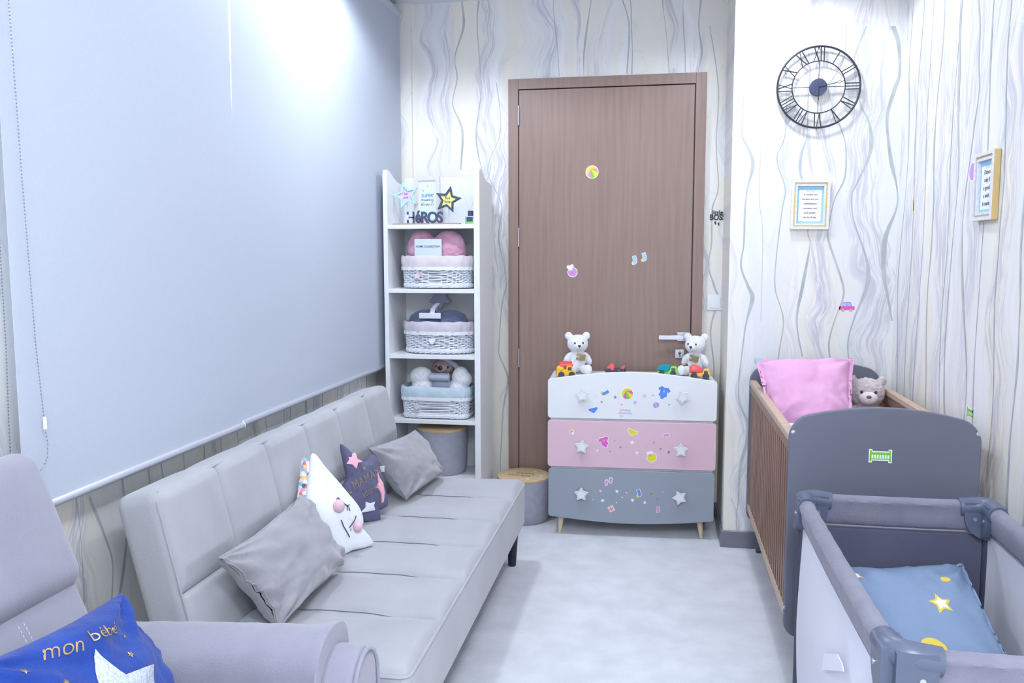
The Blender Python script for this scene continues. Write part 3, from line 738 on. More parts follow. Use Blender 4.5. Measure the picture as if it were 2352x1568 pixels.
basket('white wicker basket with pale pink liner holding a pink blanket, upper shelf', SH[1], 0.197, .095, 3.2, .165, 0, M_l1, .05, ('star', -1.85, mat('charm_pink', (232, 208, 216), .8)))
basket('oval white wicker basket with taupe liner and heart charm, middle shelf', SH[2], 0.197, .108, 2.3, .165, 0, M_l2, .045, ('heart', -1.62, mat('charm_white', (238, 238, 240), .5)), cy_=4.6)
basket('rectangular white wicker basket with mint liner, lower shelf', SH[3], 0.190, .10, 7, .165, 0, M_l3, .048, ('drop', -1.65, mat('charm_grey', (206, 210, 222), .8)), cx_=-1.217)
# contents
def lump(name, m, ells, parent=None, vox=.006, disp=.004, ds=.03, subs=0):
    """several ellipsoids fused into one continuous soft surface"""
    mb = MB().mat(m)
    for c, r, *rot in ells:
        M = Matrix.Translation(V(c)) @ (rot[0].to_4x4() if rot else Matrix()); mb.ell((0, 0, 0), *r, M=M, nu=20, nv=14)
    o = mb.obj(name, parent)
    rm = o.modifiers.new('fuse', 'REMESH'); rm.mode = 'VOXEL'; rm.voxel_size = vox; rm.use_smooth_shade = True
    sm = o.modifiers.new('soft', 'SMOOTH'); sm.factor = .5; sm.iterations = 4
    if disp:
        tx = bpy.data.textures.new('fluff', 'CLOUDS'); tx.noise_scale = ds; tx.noise_depth = 2
        d = o.modifiers.new('fluff', 'DISPLACE'); d.texture = tx; d.strength = disp; d.mid_level = .5; d.texture_coords = 'LOCAL'
    return o
M_pb = mat('pink_fleece', (216, 160, 186), .95, var=14, scale=22, bump=.5, bscale=90, sheen=.5)
zz = SH[1]+.10
bl = thing('folded_blanket', 'fluffy pink folded blanket with a pale band in the top basket', 'blanket', (-1.245, 4.585, zz))
lump('fleece', M_pb, [((-1.301, 4.575, zz+.113), (.082, .062, .107)), ((-1.149, 4.575, zz+.113), (.098, .062, .106)), ((-1.222, 4.58, zz+.05), (.16, .06, .07)), ((-1.286, 4.575, zz+.04), (.07, .06, .075)), ((-1.125, 4.575, zz+.04), (.075, .06, .075))], bl, disp=.010, ds=.02)
lb_ = MB().mat(C('paper_band', (206, 218, 232))); q0 = at(952, 549, Y=4.5); q1 = at(1015, 583, Y=4.5)
lb_.rbox(q0.x, q1.x, 4.495, 4.503, q1.z-.035, q0.z, .003); lb_.obj('paper_band', bl)
tx_ = MB().mat(M_text); tx_.text('HOME COLLECTION', ((q0.x+q1.x)/2, 4.4945, (q0.z+q1.z)/2+.0), X, Z, FN, .0145, 0, .0008, bold=.0002); tx_.obj('lettering', bl, smooth=False)
M_nb = mat('navy_fleece', (96, 108, 138), .95, var=14, scale=25, bump=.5, bscale=90, sheen=.4)
zz = SH[2]+.10
b2 = thing('folded_blanket', 'dark blue fluffy blanket with white tag in the middle basket', 'blanket', (-1.24, 4.6, zz))
lump('fleece', M_nb, [((-1.286, 4.6, zz+.07), (.105, .07, .072)), ((-1.149, 4.6, zz+.075), (.10, .07, .066)), ((-1.218, 4.6, zz+.04), (.165, .075, .05))], b2, disp=.010, ds=.02)
tg = MB().mat(C('tag_white', (222, 222, 236))); c0 = at(988, 725, Y=4.52)
tg.rbox(c0.x-.062, c0.x+.062, 4.512, 4.522, c0.z-.016, c0.z+.016, .004)
ribbon = [at(992, 722, Y=4.515), at(994, 710, Y=4.52), at(1000, 702, Y=4.54), at(1006, 696, Y=4.56)]
for i in range(3):
    a, c = ribbon[i], ribbon[i+1]; tg.add([a-X*.014, a+X*.014, c+X*.012, c-X*.012], [(0, 1, 2, 3)]); tg.add([a-X*.014+Y*.002, a+X*.014+Y*.002, c+X*.012+Y*.002, c-X*.012+Y*.002], [(0, 3, 2, 1)])
tg.obj('ribbon_tag', b2)
pc = at(1010, 680, Y=4.66); st_ = MB().mat(C('plush_grey', (156, 158, 182), .9))
t = thing('star_plush', 'grey star shaped soft toy peeking over the dark blanket, middle basket', 'soft toy', (pc.x, 4.66, SH[2]+.16))
P = star(.072, .036, rot=.6, rnd=1); st_.prism(P, (pc.x, 4.675, pc.z-.012), X, Z, FN, -.012, .012); st_.obj('body', t, bevel=.008, bseg=3)
# lower basket contents
zz = SH[3]+.10
c0 = at(968, 858, Y=4.56)
tw = thing('rolled_towel', 'white rolled towel at the left of the lower basket', 'towel', (c0.x, 4.56, zz))
lump('terry_roll', M_fur, [((c0.x, 4.56, c0.z-.016), (.066, .05, .056)), ((c0.x+.01, 4.56, zz+.07), (.066, .05, .075))], tw, disp=.004)
c1 = at(1010, 866, Y=4.52)
tw = thing('rolled_towel', 'thin grey rolled cloth in the middle of the lower basket', 'towel', (c1.x, 4.52, zz))
r_ = MB().mat(C('grey_terry', (176, 180, 202), .95, bump=.4, bscale=140)); r_.tube([c1-X*.058, c1-X*.05, c1+X*.05, c1+X*.056], [.018, .024, .024, .018], 14); r_.ell((c1.x, 4.55, c1.z-.045), .062, .03, .045); r_.obj('cloth_roll', tw)
c2 = at(1058, 862, Y=4.56)
tw = thing('rolled_towel', 'white bunched towel at the right of the lower basket', 'towel', (c2.x, 4.56, zz))
lump('terry_roll', M_fur, [((c2.x, 4.56, c2.z-.012), (.050, .05, .062)), ((c2.x+.025, 4.56, c2.z-.02), (.04, .05, .04)), ((c2.x-.01, 4.56, zz+.06), (.060, .05, .07))], tw, disp=.004)
c3 = at(1018, 842, Y=4.62); M_brn = mat('brown_plush', (176, 152, 148), .95, var=10, scale=60, bump=.5, bscale=120)
bb = thing('teddy_bear', 'brown bear plush with a pale hood lying in the lower basket', 'soft toy', (c3.x, 4.62, zz))
lump('head', M_brn, [((c3.x, 4.62, c3.z), (.062, .05, .050)), ((c3.x+.002, 4.58, c3.z-.006), (.034, .024, .026)), ((c3.x-.054, 4.63, c3.z+.036), (.022, .015, .022)), ((c3.x, 4.64, c3.z-.05), (.05, .04, .05))], bb, vox=.004, disp=.003, ds=.01)
e = MB().mat(M_eye)
e.ell((c3.x-.001, 4.554, c3.z+.001), .014, .008, .012)
e.obj('nose', bb); e = MB().mat(M_eye); e.ell((c3.x-.028, 4.571, c3.z+.008), .006, .004, .008); e.obj('eye', bb); e = MB().mat(M_eye); e.ell((c3.x+.038, 4.577, c3.z+.004), .006, .004, .008); e.obj('eye', bb)
hh_ = MB().mat(C('hood_cloth', (188, 194, 214), .9)); P = [at(a, b, Y=4.6) for a, b in ((1012, 824), (1030, 828), (1046, 838), (1054, 850), (1058, 866))]
hh_.tube(P, [.008, .014, .016, .014, .008], 10); hh_.obj('hood', bb)

# ================================================================== STORAGE POTS
def pot(lab, x, y, z, h=.26, R=.155, words=True):
    t = thing('storage_pot', lab, 'storage pot', (x, y, z), group='grey round storage pots with wooden lids')
    b = MB().mat(M_pot); b.lathe([(0, 0), (R*.86, 0), (R*.93, .012), (R*.97, .05), (R, h-.05), (R, h-.012), (R-.006, h-.012), (R-.01, .02), (0, .02)], (x, y, z), 56); b.obj('pot_body', t)
    l = MB().mat(M_bamboo); l.lathe([(0, h-.014), (R-.004, h-.014), (R, h-.008), (R, h), (R-.006, h+.004), (0, h+.004)], (x, y, z), 56); l.obj('wooden_lid', t)
    if words:
        for k, wd in enumerate(('secrets', 'petits')):
            q = MB().mat(C('lid_ink', (150, 128, 110))); q.text(wd, (x-.02+.03*k, y-.03+.05*k, z+h+.0042), X*.97-Y*.2, Y*.97+X*.2, Z, .05, 0, .0006, bold=.0002); q.obj('lettering', t, smooth=False)
        q = MB().mat(S_white)
        for a, r, s_ in ((-1.2, .11, .014), (-.6, .125, .010), (-.2, .11, .013), (.9, .09, .010), (-.9, .085, .008), (0.2, .125, .008), (1.8, .12, .008)):
            q.prism(star(s_, s_*.5, rot=a), (x+r*cos(a), y+r*sin(a), z+h+.0042), X, Y, Z, 0, .0006)
        q.obj('star_print', t, smooth=False, kind='stuff')
pot('grey round storage pot with bamboo lid on the carpet left of the dresser', -.762, 4.765, 0)
pot('grey round storage pot with bamboo lid inside the bottom of the shelf unit', -1.212, 4.635, SH[4], R=.145, words=False)

# ================================================================== DRESSER
pl, pr = at(1258, 962, Y=4.50), at(1646, 972, Y=4.54)
DW = (pr-pl).xy.length; ang = atan2(pr.y-pl.y, pr.x-pl.x); mid = (pl+pr)/2
DD = .37
nrm = V((sin(ang), -cos(ang), 0)); dux = V((cos(ang), sin(ang), 0))
ctr = V((mid.x, mid.y, 0))-nrm*(DD/2)
dr = thing('chest_of_drawers', 'three drawer chest in white, pink and grey with star knobs in front of the door', 'chest of drawers', (ctr.x, ctr.y, 0), ang)
F0 = V((mid.x, mid.y, 0))     # centre of the drawer fronts' outer face, on the floor
def DP(x, z, d=0): return F0+dux*x+Z*z+nrm*d
hw = DW/2
body = MB().mat(M_white)
bO = DP(0, 0, -.018)
body.prism([(-hw+.015, .125), (hw-.015, .125), (hw-.015, .845), (-hw+.015, .845)], bO, dux, Z, -nrm, 0, DD-.03)
body.obj('carcass', dr, smooth=False, bevel=.003)
top = MB().mat(M_white); top.prism([(-hw+.006, .845), (hw-.006, .845), (hw-.006, .862), (-hw+.006, .862)], bO, dux, Z, -nrm, 0, DD-.02); top.obj('top_board', dr, smooth=False, bevel=.003)
def rrect(x0, x1, z0, z1, r, top_arc=0, bot_arc=0, n=6):
    P = []
    def corner(cx, cz, a0):
        for k in range(n+1): a = a0+pi/2*k/n; P.append((cx+r*cos(a), cz+r*sin(a)))
    corner(x0+r, z0+r, pi)
    if bot_arc:
        for k in range(1, 16): t_ = k/16; P.append((x0+r+(x1-x0-2*r)*t_, z0-bot_arc*sin(pi*t_)))
    corner(x1-r, z0+r, -pi/2); corner(x1-r, z1-r, 0)
    if top_arc:
        for k in range(1, 16): t_ = k/16; P.append((x1-r-(x1-x0-2*r)*t_, z1+top_arc*sin(pi*t_)))
    corner(x0+r, z1-r, pi/2)
    return P
zs = [(.652, .866, M_white, .042, 0, 'white arched drawer with baby stickers'), (.385, .640, M_pink, 0, 0, 'pink drawer with baby stickers'), (.106, .373, M_greyd, 0, .028, 'grey drawer with baby stickers')]
drawers = []
for z0, z1, m_, ta, ba, lb_ in zs:
    ins = 0 if m_ is not M_greyd else .004
    b = MB().mat(m_); b.prism(rrect(-hw+ins, hw-ins, z0, z1, .016, ta, ba), DP(0, 0), dux, Z, nrm, -.018, 0)
    drawers.append(b.obj('drawer', dr, smooth=False, bevel=.003, bseg=3, label=lb_))
def dpt(px, py, d=0):
    q = onplane(px, py, DP(0, 0, d), nrm); return q
def knob(px, py, par, rot):
    c = dpt(px, py, .022); b = MB().mat(M_white); P = star(.039, .023, rot=rot, rnd=.9)
    b.prism(P, c, dux, Z, nrm, -.007, .004)
    b.tube([c-nrm*.0215, c-nrm*.006], .008, 10)
    b.mat(mat('knob_line', (160, 168, 184), .5)).ring(scl(P, .82), scl(P, .75), c, dux, Z, nrm, .003, .0046)
    b.obj('star_knob', par, bevel=.002)
for (q, i, r) in (((1337, 908), 0, .15), ((1568, 912), 0, .5), ((1336, 1026), 1, -.1), ((1564, 1034), 1, 0), ((1335, 1135), 2, 0), ((1561, 1143), 2, .4)): knob(q[0], q[1], drawers[i], r)
for sx in (-1, 1):
    for d in (-.06, -DD+.08):
        b = MB().mat(M_beech); x = sx*(hw-.075)
        b.tube([DP(x, .127, d), DP(x+sx*.012, 0, d+(.01 if d > -.1 else -.01))], [.019, .010], 12); b.obj('leg', dr)
def DF(px, py, rot=0): p = dpt(px, py); return (p, dux*cos(rot)+Z*sin(rot), Z*cos(rot)-dux*sin(rot), nrm)
# big stickers, drawer 0
k = .0021
st(drawers[0], DF(1441, 904), ball(.030, S_ballc), label='round beach ball sticker')
st(drawers[0], DF(1524, 902, -.3), [(scl(BODYSUIT, .034), S_blue), (scl(star(1, .5), .008, 0, .008), S_lblue)], label='blue bodysuit sticker')
st(drawers[0], DF(1390, 902, -1.0), [(scl(SOCK, .021), S_blue), (scl(SOCKTOE, .02), S_yel)], border=.003, label='small blue sock sticker')
st(drawers[0], DF(1363, 942, .25), [(scl(DIAPER, .024), S_blue)], label='blue diaper sticker')
st(drawers[0], DF(1507, 930), [(circ(.017, 20), S_lblue), ([(0, 0)]+circ(.0165, 10, 0, 0, -.6, 1.6), S_lil), ([(0, 0)]+circ(.0165, 8, 0, 0, 2.6, 4.6), S_lil)], border=.002, label='small blue and lilac ball sticker')
for wd, px, py, sz, m_ in (('Love', 1431, 941, .020, S_or), ('my', 1443, 942, .022, S_teal), ('moon', 1431, 948, .020, S_lil), ('baby', 1446, 949, .016, S_lblue), ('Star', 1428, 955, .014, S_lblue)):
    O, ux, uy, n = DF(px, py); b = MB().mat(m_); b.text(wd, O, ux, uy, n, sz, 0, .0007, bold=.0002); b.obj('lettering_sticker', drawers[0], smooth=False)
# drawer 1
st(drawers[1], DF(1388, 1015, .35), [(scl(BODYSUIT, .029), S_mag), (circ(.007, 10, 0, .008), S_or)], label='pink bodysuit sticker')
st(drawers[1], DF(1452, 993, -.35), [(scl(DIAPER, .025), S_yel)], label='yellow diaper sticker')
st(drawers[1], DF(1497, 1050), [(circ(.024, 24), S_yel), (circ(.008, 12, -.010, .012), S_lil), (circ(.009, 10, -.018, .022), S_white), (circ(.009, 10, -.004, .026), S_white)], label='yellow rattle sticker')
st(drawers[1], DF(1313, 991, .6), [(scl([(-.5, 1), (.5, 1), (.5, .2), (.9, 0), (.9, -.3), (-.9, -.3), (-.9, 0), (-.5, .2)], .012), S_or), (scl(circ(.5, 10, 0, .7), .013), S_yel), (scl(circ(.6, 12, 0, -.9), .012), S_white)], border=.003, label='small dummy sticker')
st(drawers[1], DF(1530, 999, 1.9), [(scl(SOCK, .015), S_lil), (scl(SOCKTOE, .015), S_or)], border=.003, label='small lilac sock sticker')
# drawer 2
for dx, dy in ((0, 0), (10, -5)):
    st(drawers[2], DF(1393+dx, 1108+dy, -.1), [(scl(FOOT, .017), S_lil), (scl(circ(.28, 8, -.15, .8), .016), S_pink)], border=.003, label='pink footprint sticker')
st(drawers[2], DF(1468, 1132, .35), [(scl(SOCK, .020), S_blue), (scl(SOCKTOE, .02), S_yel)], border=.003, label='blue sock sticker')
st(drawers[2], DF(1404, 1168, .5), [(scl([(-1, -1), (1, -1), (1, 1), (-1, 1)], .013), S_pink), (scl([(-1, -.2), (1, -.2), (1, .2), (-1, .2)], .013), S_red), (scl([(-.2, -1), (.2, -1), (.2, 1), (-.2, 1)], .013), S_or)], border=.003, label='pink gift box sticker')
st(drawers[2], DF(1512, 1170, .2), [(scl(SOCK, .016), S_lil), (scl(SOCKTOE, .015), S_or)], border=.002, label='lilac sock sticker')
def tiny(i, L):
    for px, py, r, m_ in L:
        O, ux, uy, n = DF(px, py, (px*7 % 13)/9); b = MB().mat(m_); b.prism(star(r, r*.48), O, ux, uy, n, 0, .0007); b.obj('star_sticker', drawers[i], smooth=False)
tiny(0, [(1413, 912, .010, S_grey), (1382, 923, .007, S_grey), (1428, 929, .005, S_grey), (1481, 909, .013, S_pink), (1459, 924, .013, S_lblue), (1500, 908, .005, S_grey), (1537, 929, .006, S_grey), (1369, 909, .004, S_lblue), (1490, 926, .003, S_pink)])
tiny(1, [(1452, 1016, .014, S_white), (1463, 1039, .010, S_white), (1425, 1027, .008, S_grey), (1412, 1012, .005, S_brown), (1401, 1037, .006, S_brown), (1372, 1034, .008, S_white), (1368, 1010, .010, S_pink), (1502, 1016, .011, S_lil), (1517, 1031, .008, S_brown), (1536, 1038, .010, S_grey), (1543, 1012, .006, S_pink), (1486, 1025, .004, S_lil)])
tiny(2, [(1379, 1127, .010, S_pink), (1417, 1128, .011, S_white), (1384, 1149, .012, S_white), (1439, 1131, .005, S_white), (1429, 1142, .005, S_white), (1453, 1148, .012, S_white), (1481, 1154, .010, S_white), (1362, 1147, .006, S_lblue), (1496, 1134, .007, S_brown), (1509, 1146, .006, S_grey), (1402, 1139, .004, S_grey), (1416, 1154, .005, S_white), (1523, 1130, .006, S_lblue), (1369, 1132, .003, S_white)])

# ================================================================== TEDDY BEARS & TOY CARS on the dresser
TZ = .862
def rotz(a): return Matrix.Rotation(a, 4, 'Z')
def teddy(lab, loc, rz, m, s=1.0, tagm=None, face=True, muz=None, eyes=True, tilt=0, vox=.004, disp=.004, ds=.012, nosem=None, ear=1):
    t = thing('teddy_bear', lab, 'soft toy', loc, rz)
    def E(c, r, *rot): return (V(c)*s, tuple(x*s for x in r), *rot)
    R = lambda ax, a: Matrix.Rotation(a, 3, ax)
    W = parent_matrix(t)
    ells = [E((0, 0, .066), (.046, .040, .062)), E((0, -.006, .120), (.036, .034, .03)),
            E((0, -.012, .170), (.060, .050, .052)), E((0, -.054, .158), (.027, .022, .020)),
            E((-.050, -.004, .213), (.023*ear, .013, .023*ear)), E((.050, -.004, .213), (.023*ear, .013, .023*ear)),
            E((-.056, -.012, .085), (.020, .020, .040), R('Y', .5)), E((.056, -.012, .085), (.020, .020, .040), R('Y', -.5)),
            E((-.036, -.056, .028), (.025, .044, .026), R('Z', -.3)), E((.036, -.056, .028), (.025, .044, .026), R('Z', .3)),
            E((-.046, -.092, .033), (.024, .015, .029)), E((.046, -.092, .033), (.024, .015, .029))]
    WE = []
    for c, r, *rot in ells:
        q = (W @ V(c)); rm = (Matrix.Rotation(rz, 3, 'Z') @ (rot[0] if rot else Matrix.Identity(3)))
        WE.append((q, r, rm))
    b = lump('body', m, WE, t, vox=vox*s, disp=disp*s, ds=ds)
    if face:
        for x in (-.021, .021): e = MB().mat(M_eye); e.ell(V((x*1.1, -.061, .178))*s, .005*s, .004*s, .0055*s, M=W, nu=10, nv=8); e.obj('eye', t)
        n_ = MB().mat(nosem or M_eye); n_.ell(V((0, -.0775, .163))*s, .009*s, .005*s, .006*s, M=W, nu=12, nv=8)
        n_.tube([W @ (V((0, -.0775, .160))*s), W @ (V((0, -.075, .148))*s)], .0012*s, 5); n_.obj('nose', t)
    if muz:
        q = MB().mat(muz); q.ell(V((0, -.058, .157))*s, .032*s, .022*s, .023*s, M=W); q.obj('muzzle', t)
    if tagm:
        q = MB().mat(tagm); q.rbox(-.028*s, .022*s, -.064*s, -.050*s, .082*s, .116*s, .002, M=W @ Matrix.Rotation(.15, 4, 'Y')); q.mat(M_lace)
        q.text('GM', W @ V((-.015*s, -.0648*s, .101*s)), (W.to_3x3() @ X), Z, (W.to_3x3() @ -Y), .02*s, 0, .0012); q.obj('chest_tag', t)
    return t
teddy('white teddy bear with gold chest tag sitting at the left end of the dresser', (-.455, 4.765, TZ), .25, M_fur, 1.0, M_golds)
teddy('white teddy bear with gold chest tag sitting at the right end of the dresser', (.205, 4.80, TZ), -.45, M_fur, 1.0, M_golds)
T_y = C('toy_yellow', (246, 190, 44), .4); T_r = C('toy_coral', (240, 104, 100), .4); T_g = C('toy_lime', (140, 226, 90), .4); T_t = C('toy_teal', (10, 150, 165), .4); T_n = C('toy_wheel', (64, 66, 86), .5); T_o = C('toy_orange', (246, 200, 80), .4)
def wheels(t, W, xs, r=.014, hw_=.020, y=None):
    for x in xs:
        for s_ in (-1, 1):
            b = MB().mat(T_n); b.tube([W @ V((x, s_*(hw_-.007), r)), W @ V((x, s_*(hw_+.004), r))], r*1.2, 16); b.obj('wheel', t)
def toybody(profile, hwid, m, t, W, name='chassis'):
    b = MB().mat(m); b.prism(profile, W @ V((0, hwid, 0)), W.to_3x3() @ X, W.to_3x3() @ Z, W.to_3x3() @ V((0, -1, 0)), 0, 2*hwid); return b.obj(name, t, bevel=.003)
# toy 1: yellow loader with coral toothed roller on top
p = at(1299, 866, Z=TZ); t = thing('toy_roller_truck', 'yellow toy truck with coral toothed top in front of the left teddy', 'toy vehicle', (p.x, p.y, TZ), .25); t.scale = (1.2, 1.2, 1.2); W = parent_matrix(t)
toybody([(-.045, .008), (.045, .008), (.045, .024), (.030, .032), (.024, .055), (.004, .055), (0, .036), (-.040, .036)], .016, T_y, t, W)
b = MB().mat(T_y); b.ell((-.024, 0, .038), .020, .018, .018, M=W); b.obj('tank', t)
b = MB().mat(C('toy_window', (96, 80, 60), .3)); b.box(.008, .0245, -.0168, .0168, .034, .048, M=W); b.obj('window', t)
b = MB().mat(T_r)
for k in range(7): b.tube([W @ V((-.022+k*.008, 0, .052)), W @ V((-.024+k*.008, 0, .075-.001*abs(k-3)))], .0066, 8)
b.rbox(-.028, .034, -.013, .013, .050, .062, .004, M=W); b.obj('toothed_roller', t)
wheels(t, W, (-.022, .026), .014)
# toy 2: coral and navy racing car
p = at(1413, 856, Z=TZ); t = thing('toy_race_car', 'coral and navy toy tractor near the middle left of the dresser top', 'toy vehicle', (p.x, p.y, TZ), 0); t.scale = (1.2, 1.2, 1.2); W = parent_matrix(t)
toybody([(-.050, .006), (.052, .006), (.050, .018), (.012, .024), (-.012, .020), (-.046, .018)], .016, T_n, t, W)
b = MB().mat(T_r); b.prism([(-.046, .012), (-.036, .030), (-.022, .044), (-.006, .042), (-.002, .024), (-.008, .012), (-.030, .016)], W @ V((0, .018, 0)), W.to_3x3() @ X, W.to_3x3() @ Z, W.to_3x3() @ -Y, 0, .036); b.obj('bonnet', t, bevel=.004)
b = MB().mat(T_r); b.prism([(.010, .012), (.040, .036), (.048, .036), (.042, .020), (.022, .010)], W @ V((0, .018, 0)), W.to_3x3() @ X, W.to_3x3() @ Z, W.to_3x3() @ -Y, 0, .036); b.obj('rear_fender', t, bevel=.003)
wheels(t, W, (-.03, .03), .012)
# toy 3: green garbage truck
p = at(1533, 862, Z=TZ); t = thing('toy_garbage_truck', 'lime green toy truck with teal container right of centre on the dresser', 'toy vehicle', (p.x, p.y, TZ), -.05); t.scale = (1.2, 1.2, 1.2); W = parent_matrix(t)
toybody([(-.046, .010), (.048, .010), (.048, .024), (.040, .044), (.016, .044), (.010, .026), (-.046, .022)], .017, T_g, t, W)
b = MB().mat(T_t); b.prism([(-.050, .026), (-.036, .050), (.010, .052), (.014, .046), (.006, .024), (.000, .016), (-.012, .016), (-.016, .024)], W @ V((0, .019, 0)), W.to_3x3() @ X, W.to_3x3() @ Z, W.to_3x3() @ -Y, 0, .038); b.obj('container', t, bevel=.003)
b = MB().mat(C('toy_window_green', (96, 120, 70), .3)); b.prism([(.018, .026), (.038, .026), (.034, .038), (.018, .038)], W @ V((0, .0178, 0)), W.to_3x3() @ X, W.to_3x3() @ Z, W.to_3x3() @ -Y, 0, .0356); b.obj('window', t)
wheels(t, W, (-.026, .026), .013)
# toy 4: orange mixer truck
p = at(1607, 870, Z=TZ); t = thing('toy_mixer_truck', 'yellow toy mixer truck with coral drum in front of the right teddy', 'toy vehicle', (p.x, p.y, TZ), -.12); t.scale = (1.2, 1.2, 1.2); W = parent_matrix(t)
toybody([(-.046, .012), (.048, .012), (.048, .026), (.040, .046), (.018, .046), (.012, .028), (-.046, .026)], .017, T_o, t, W)
b = MB().mat(T_r); b.tube([W @ V((-.046, 0, .044)), W @ V((-.036, 0, .044)), W @ V((-.010, 0, .040)), W @ V((.006, 0, .034)), W @ V((.012, 0, .032))], [.014, .026, .026, .017, .010], 16); b.rbox(-.046, -.034, -.014, .014, .026, .045, .003, M=W); b.obj('mixer_drum', t)
b = MB().mat(C('toy_window', (96, 80, 60), .3)); b.prism([(.020, .028), (.038, .028), (.034, .040), (.020, .040)], W @ V((0, .0178, 0)), W.to_3x3() @ X, W.to_3x3() @ Z, W.to_3x3() @ -Y, 0, .0356); b.obj('window', t)
wheels(t, W, (-.024, .028), .015)

# ================================================================== CLOCK
cc = at(1880, 200, Y=AW-.03); R = .1985
ck = thing('wall_clock', 'round black metal skeleton wall clock with roman numerals', 'clock', cc)
def cring(r, w_, d, n=72):
    b = MB().mat(M_black); b.tube([cc+V((r*cos(2*pi*k/n), 0, r*sin(2*pi*k/n))) for k in range(n)], w_, 8, closed=True); return b
cring(R-.005, .005, 0).obj('outer_rim', ck); cring(R*.625, .0028, 0).obj('inner_ring', ck)
def stroke(b, u0, v0, u1, v1, w_, ang_):
    ut = V((cos(ang_), 0, -sin(ang_))); ur = V((sin(ang_), 0, cos(ang_)))      # ang_ clockwise from 12
    p0 = cc+ut*u0+ur*v0; p1 = cc+ut*u1+ur*v1; d = (p1-p0).normalized(); s_ = d.cross(Y)
    b.add([p0-s_*w_-Y*.003, p0+s_*w_-Y*.003, p1+s_*w_-Y*.003, p1-s_*w_-Y*.003, p0-s_*w_+Y*.003, p0+s_*w_+Y*.003, p1+s_*w_+Y*.003, p1-s_*w_+Y*.003], [(0, 1, 2, 3), (7, 6, 5, 4), (0, 4, 5, 1), (1, 5, 6, 2), (2, 6, 7, 3), (3, 7, 4, 0)])
ROM = ['XII', 'I', 'II', 'III', 'IIII', 'V', 'VI', 'VII', 'VIII', 'IX', 'X', 'XI']
ROM[4] = 'IV'
for h_, s_ in enumerate(ROM):
    b = MB().mat(M_black); wd = {'I': .014, 'V': .028, 'X': .030}; tot = sum(wd[c] for c in s_); x = -tot/2; r0, r1 = R*.63, R*.965
    for c in s_:
        w_ = wd[c]; m_ = x+w_/2
        if c == 'I': stroke(b, m_, r0, m_, r1, .0022, h_*pi/6)
        elif c == 'V': stroke(b, m_-.010, r1, m_, r0, .0024, h_*pi/6); stroke(b, m_+.010, r1, m_, r0, .0015, h_*pi/6)
        else: stroke(b, m_-.011, r1, m_+.011, r0, .0024, h_*pi/6); stroke(b, m_+.011, r1, m_-.011, r0, .0015, h_*pi/6)
        x += w_
    b.obj('numeral', ck, smooth=False)
b = MB().mat(M_black)
for a in (0, pi/2, pi, 3*pi/2): stroke(b, 0, .03, 0, R*.625, .0011, a)
b.obj('spoke', ck, smooth=False)
b = MB().mat(mat('clock_hub', (66, 72, 100), .6, var=10, scale=80)); b.tube([cc+Y*.024, cc-Y*.006], .040, 32); b.obj('hub', ck)
b = MB().mat(M_black); stroke(b, 0, 0, 0, .055, .0016, pi); b.prism([(x_, z_) for x_, z_ in circ(.004, 10, 0, -.058)], cc-Y*.008, X, Z, -Y, 0, .002); b.v = [v-(Y*.006 if i < 8 else Y*0) for i, v in enumerate(b.v)]; b.obj('hour_hand', ck, smooth=False)
b = MB().mat(M_black); a = radians(78); stroke(b, 0, 0, 0, .086, .0013, a); stroke(b, 0, .105, 0, .122, .0009, a)
ce_ = cc+V((sin(a), 0, cos(a)))*.096; b.tube([ce_+V((sin(a), 0, cos(a)))*.010*cos(q)+V((cos(a), 0, -sin(a)))*.005*sin(q) for q in [2*pi*k/16 for k in range(16)]], .001, 5, closed=True); b.v = [v-Y*.008 for v in b.v]; b.obj('minute_hand', ck, smooth=False)
b = MB().mat(M_black); b.tube([cc+V((0, .0, R-.004)), cc+V((0, .029, R-.004))], .004, 6); b.tube([cc+V((0, .0, -R+.006)), cc+V((0, .029, -R+.006))], .004, 6); b.obj('wall_spacer', ck)

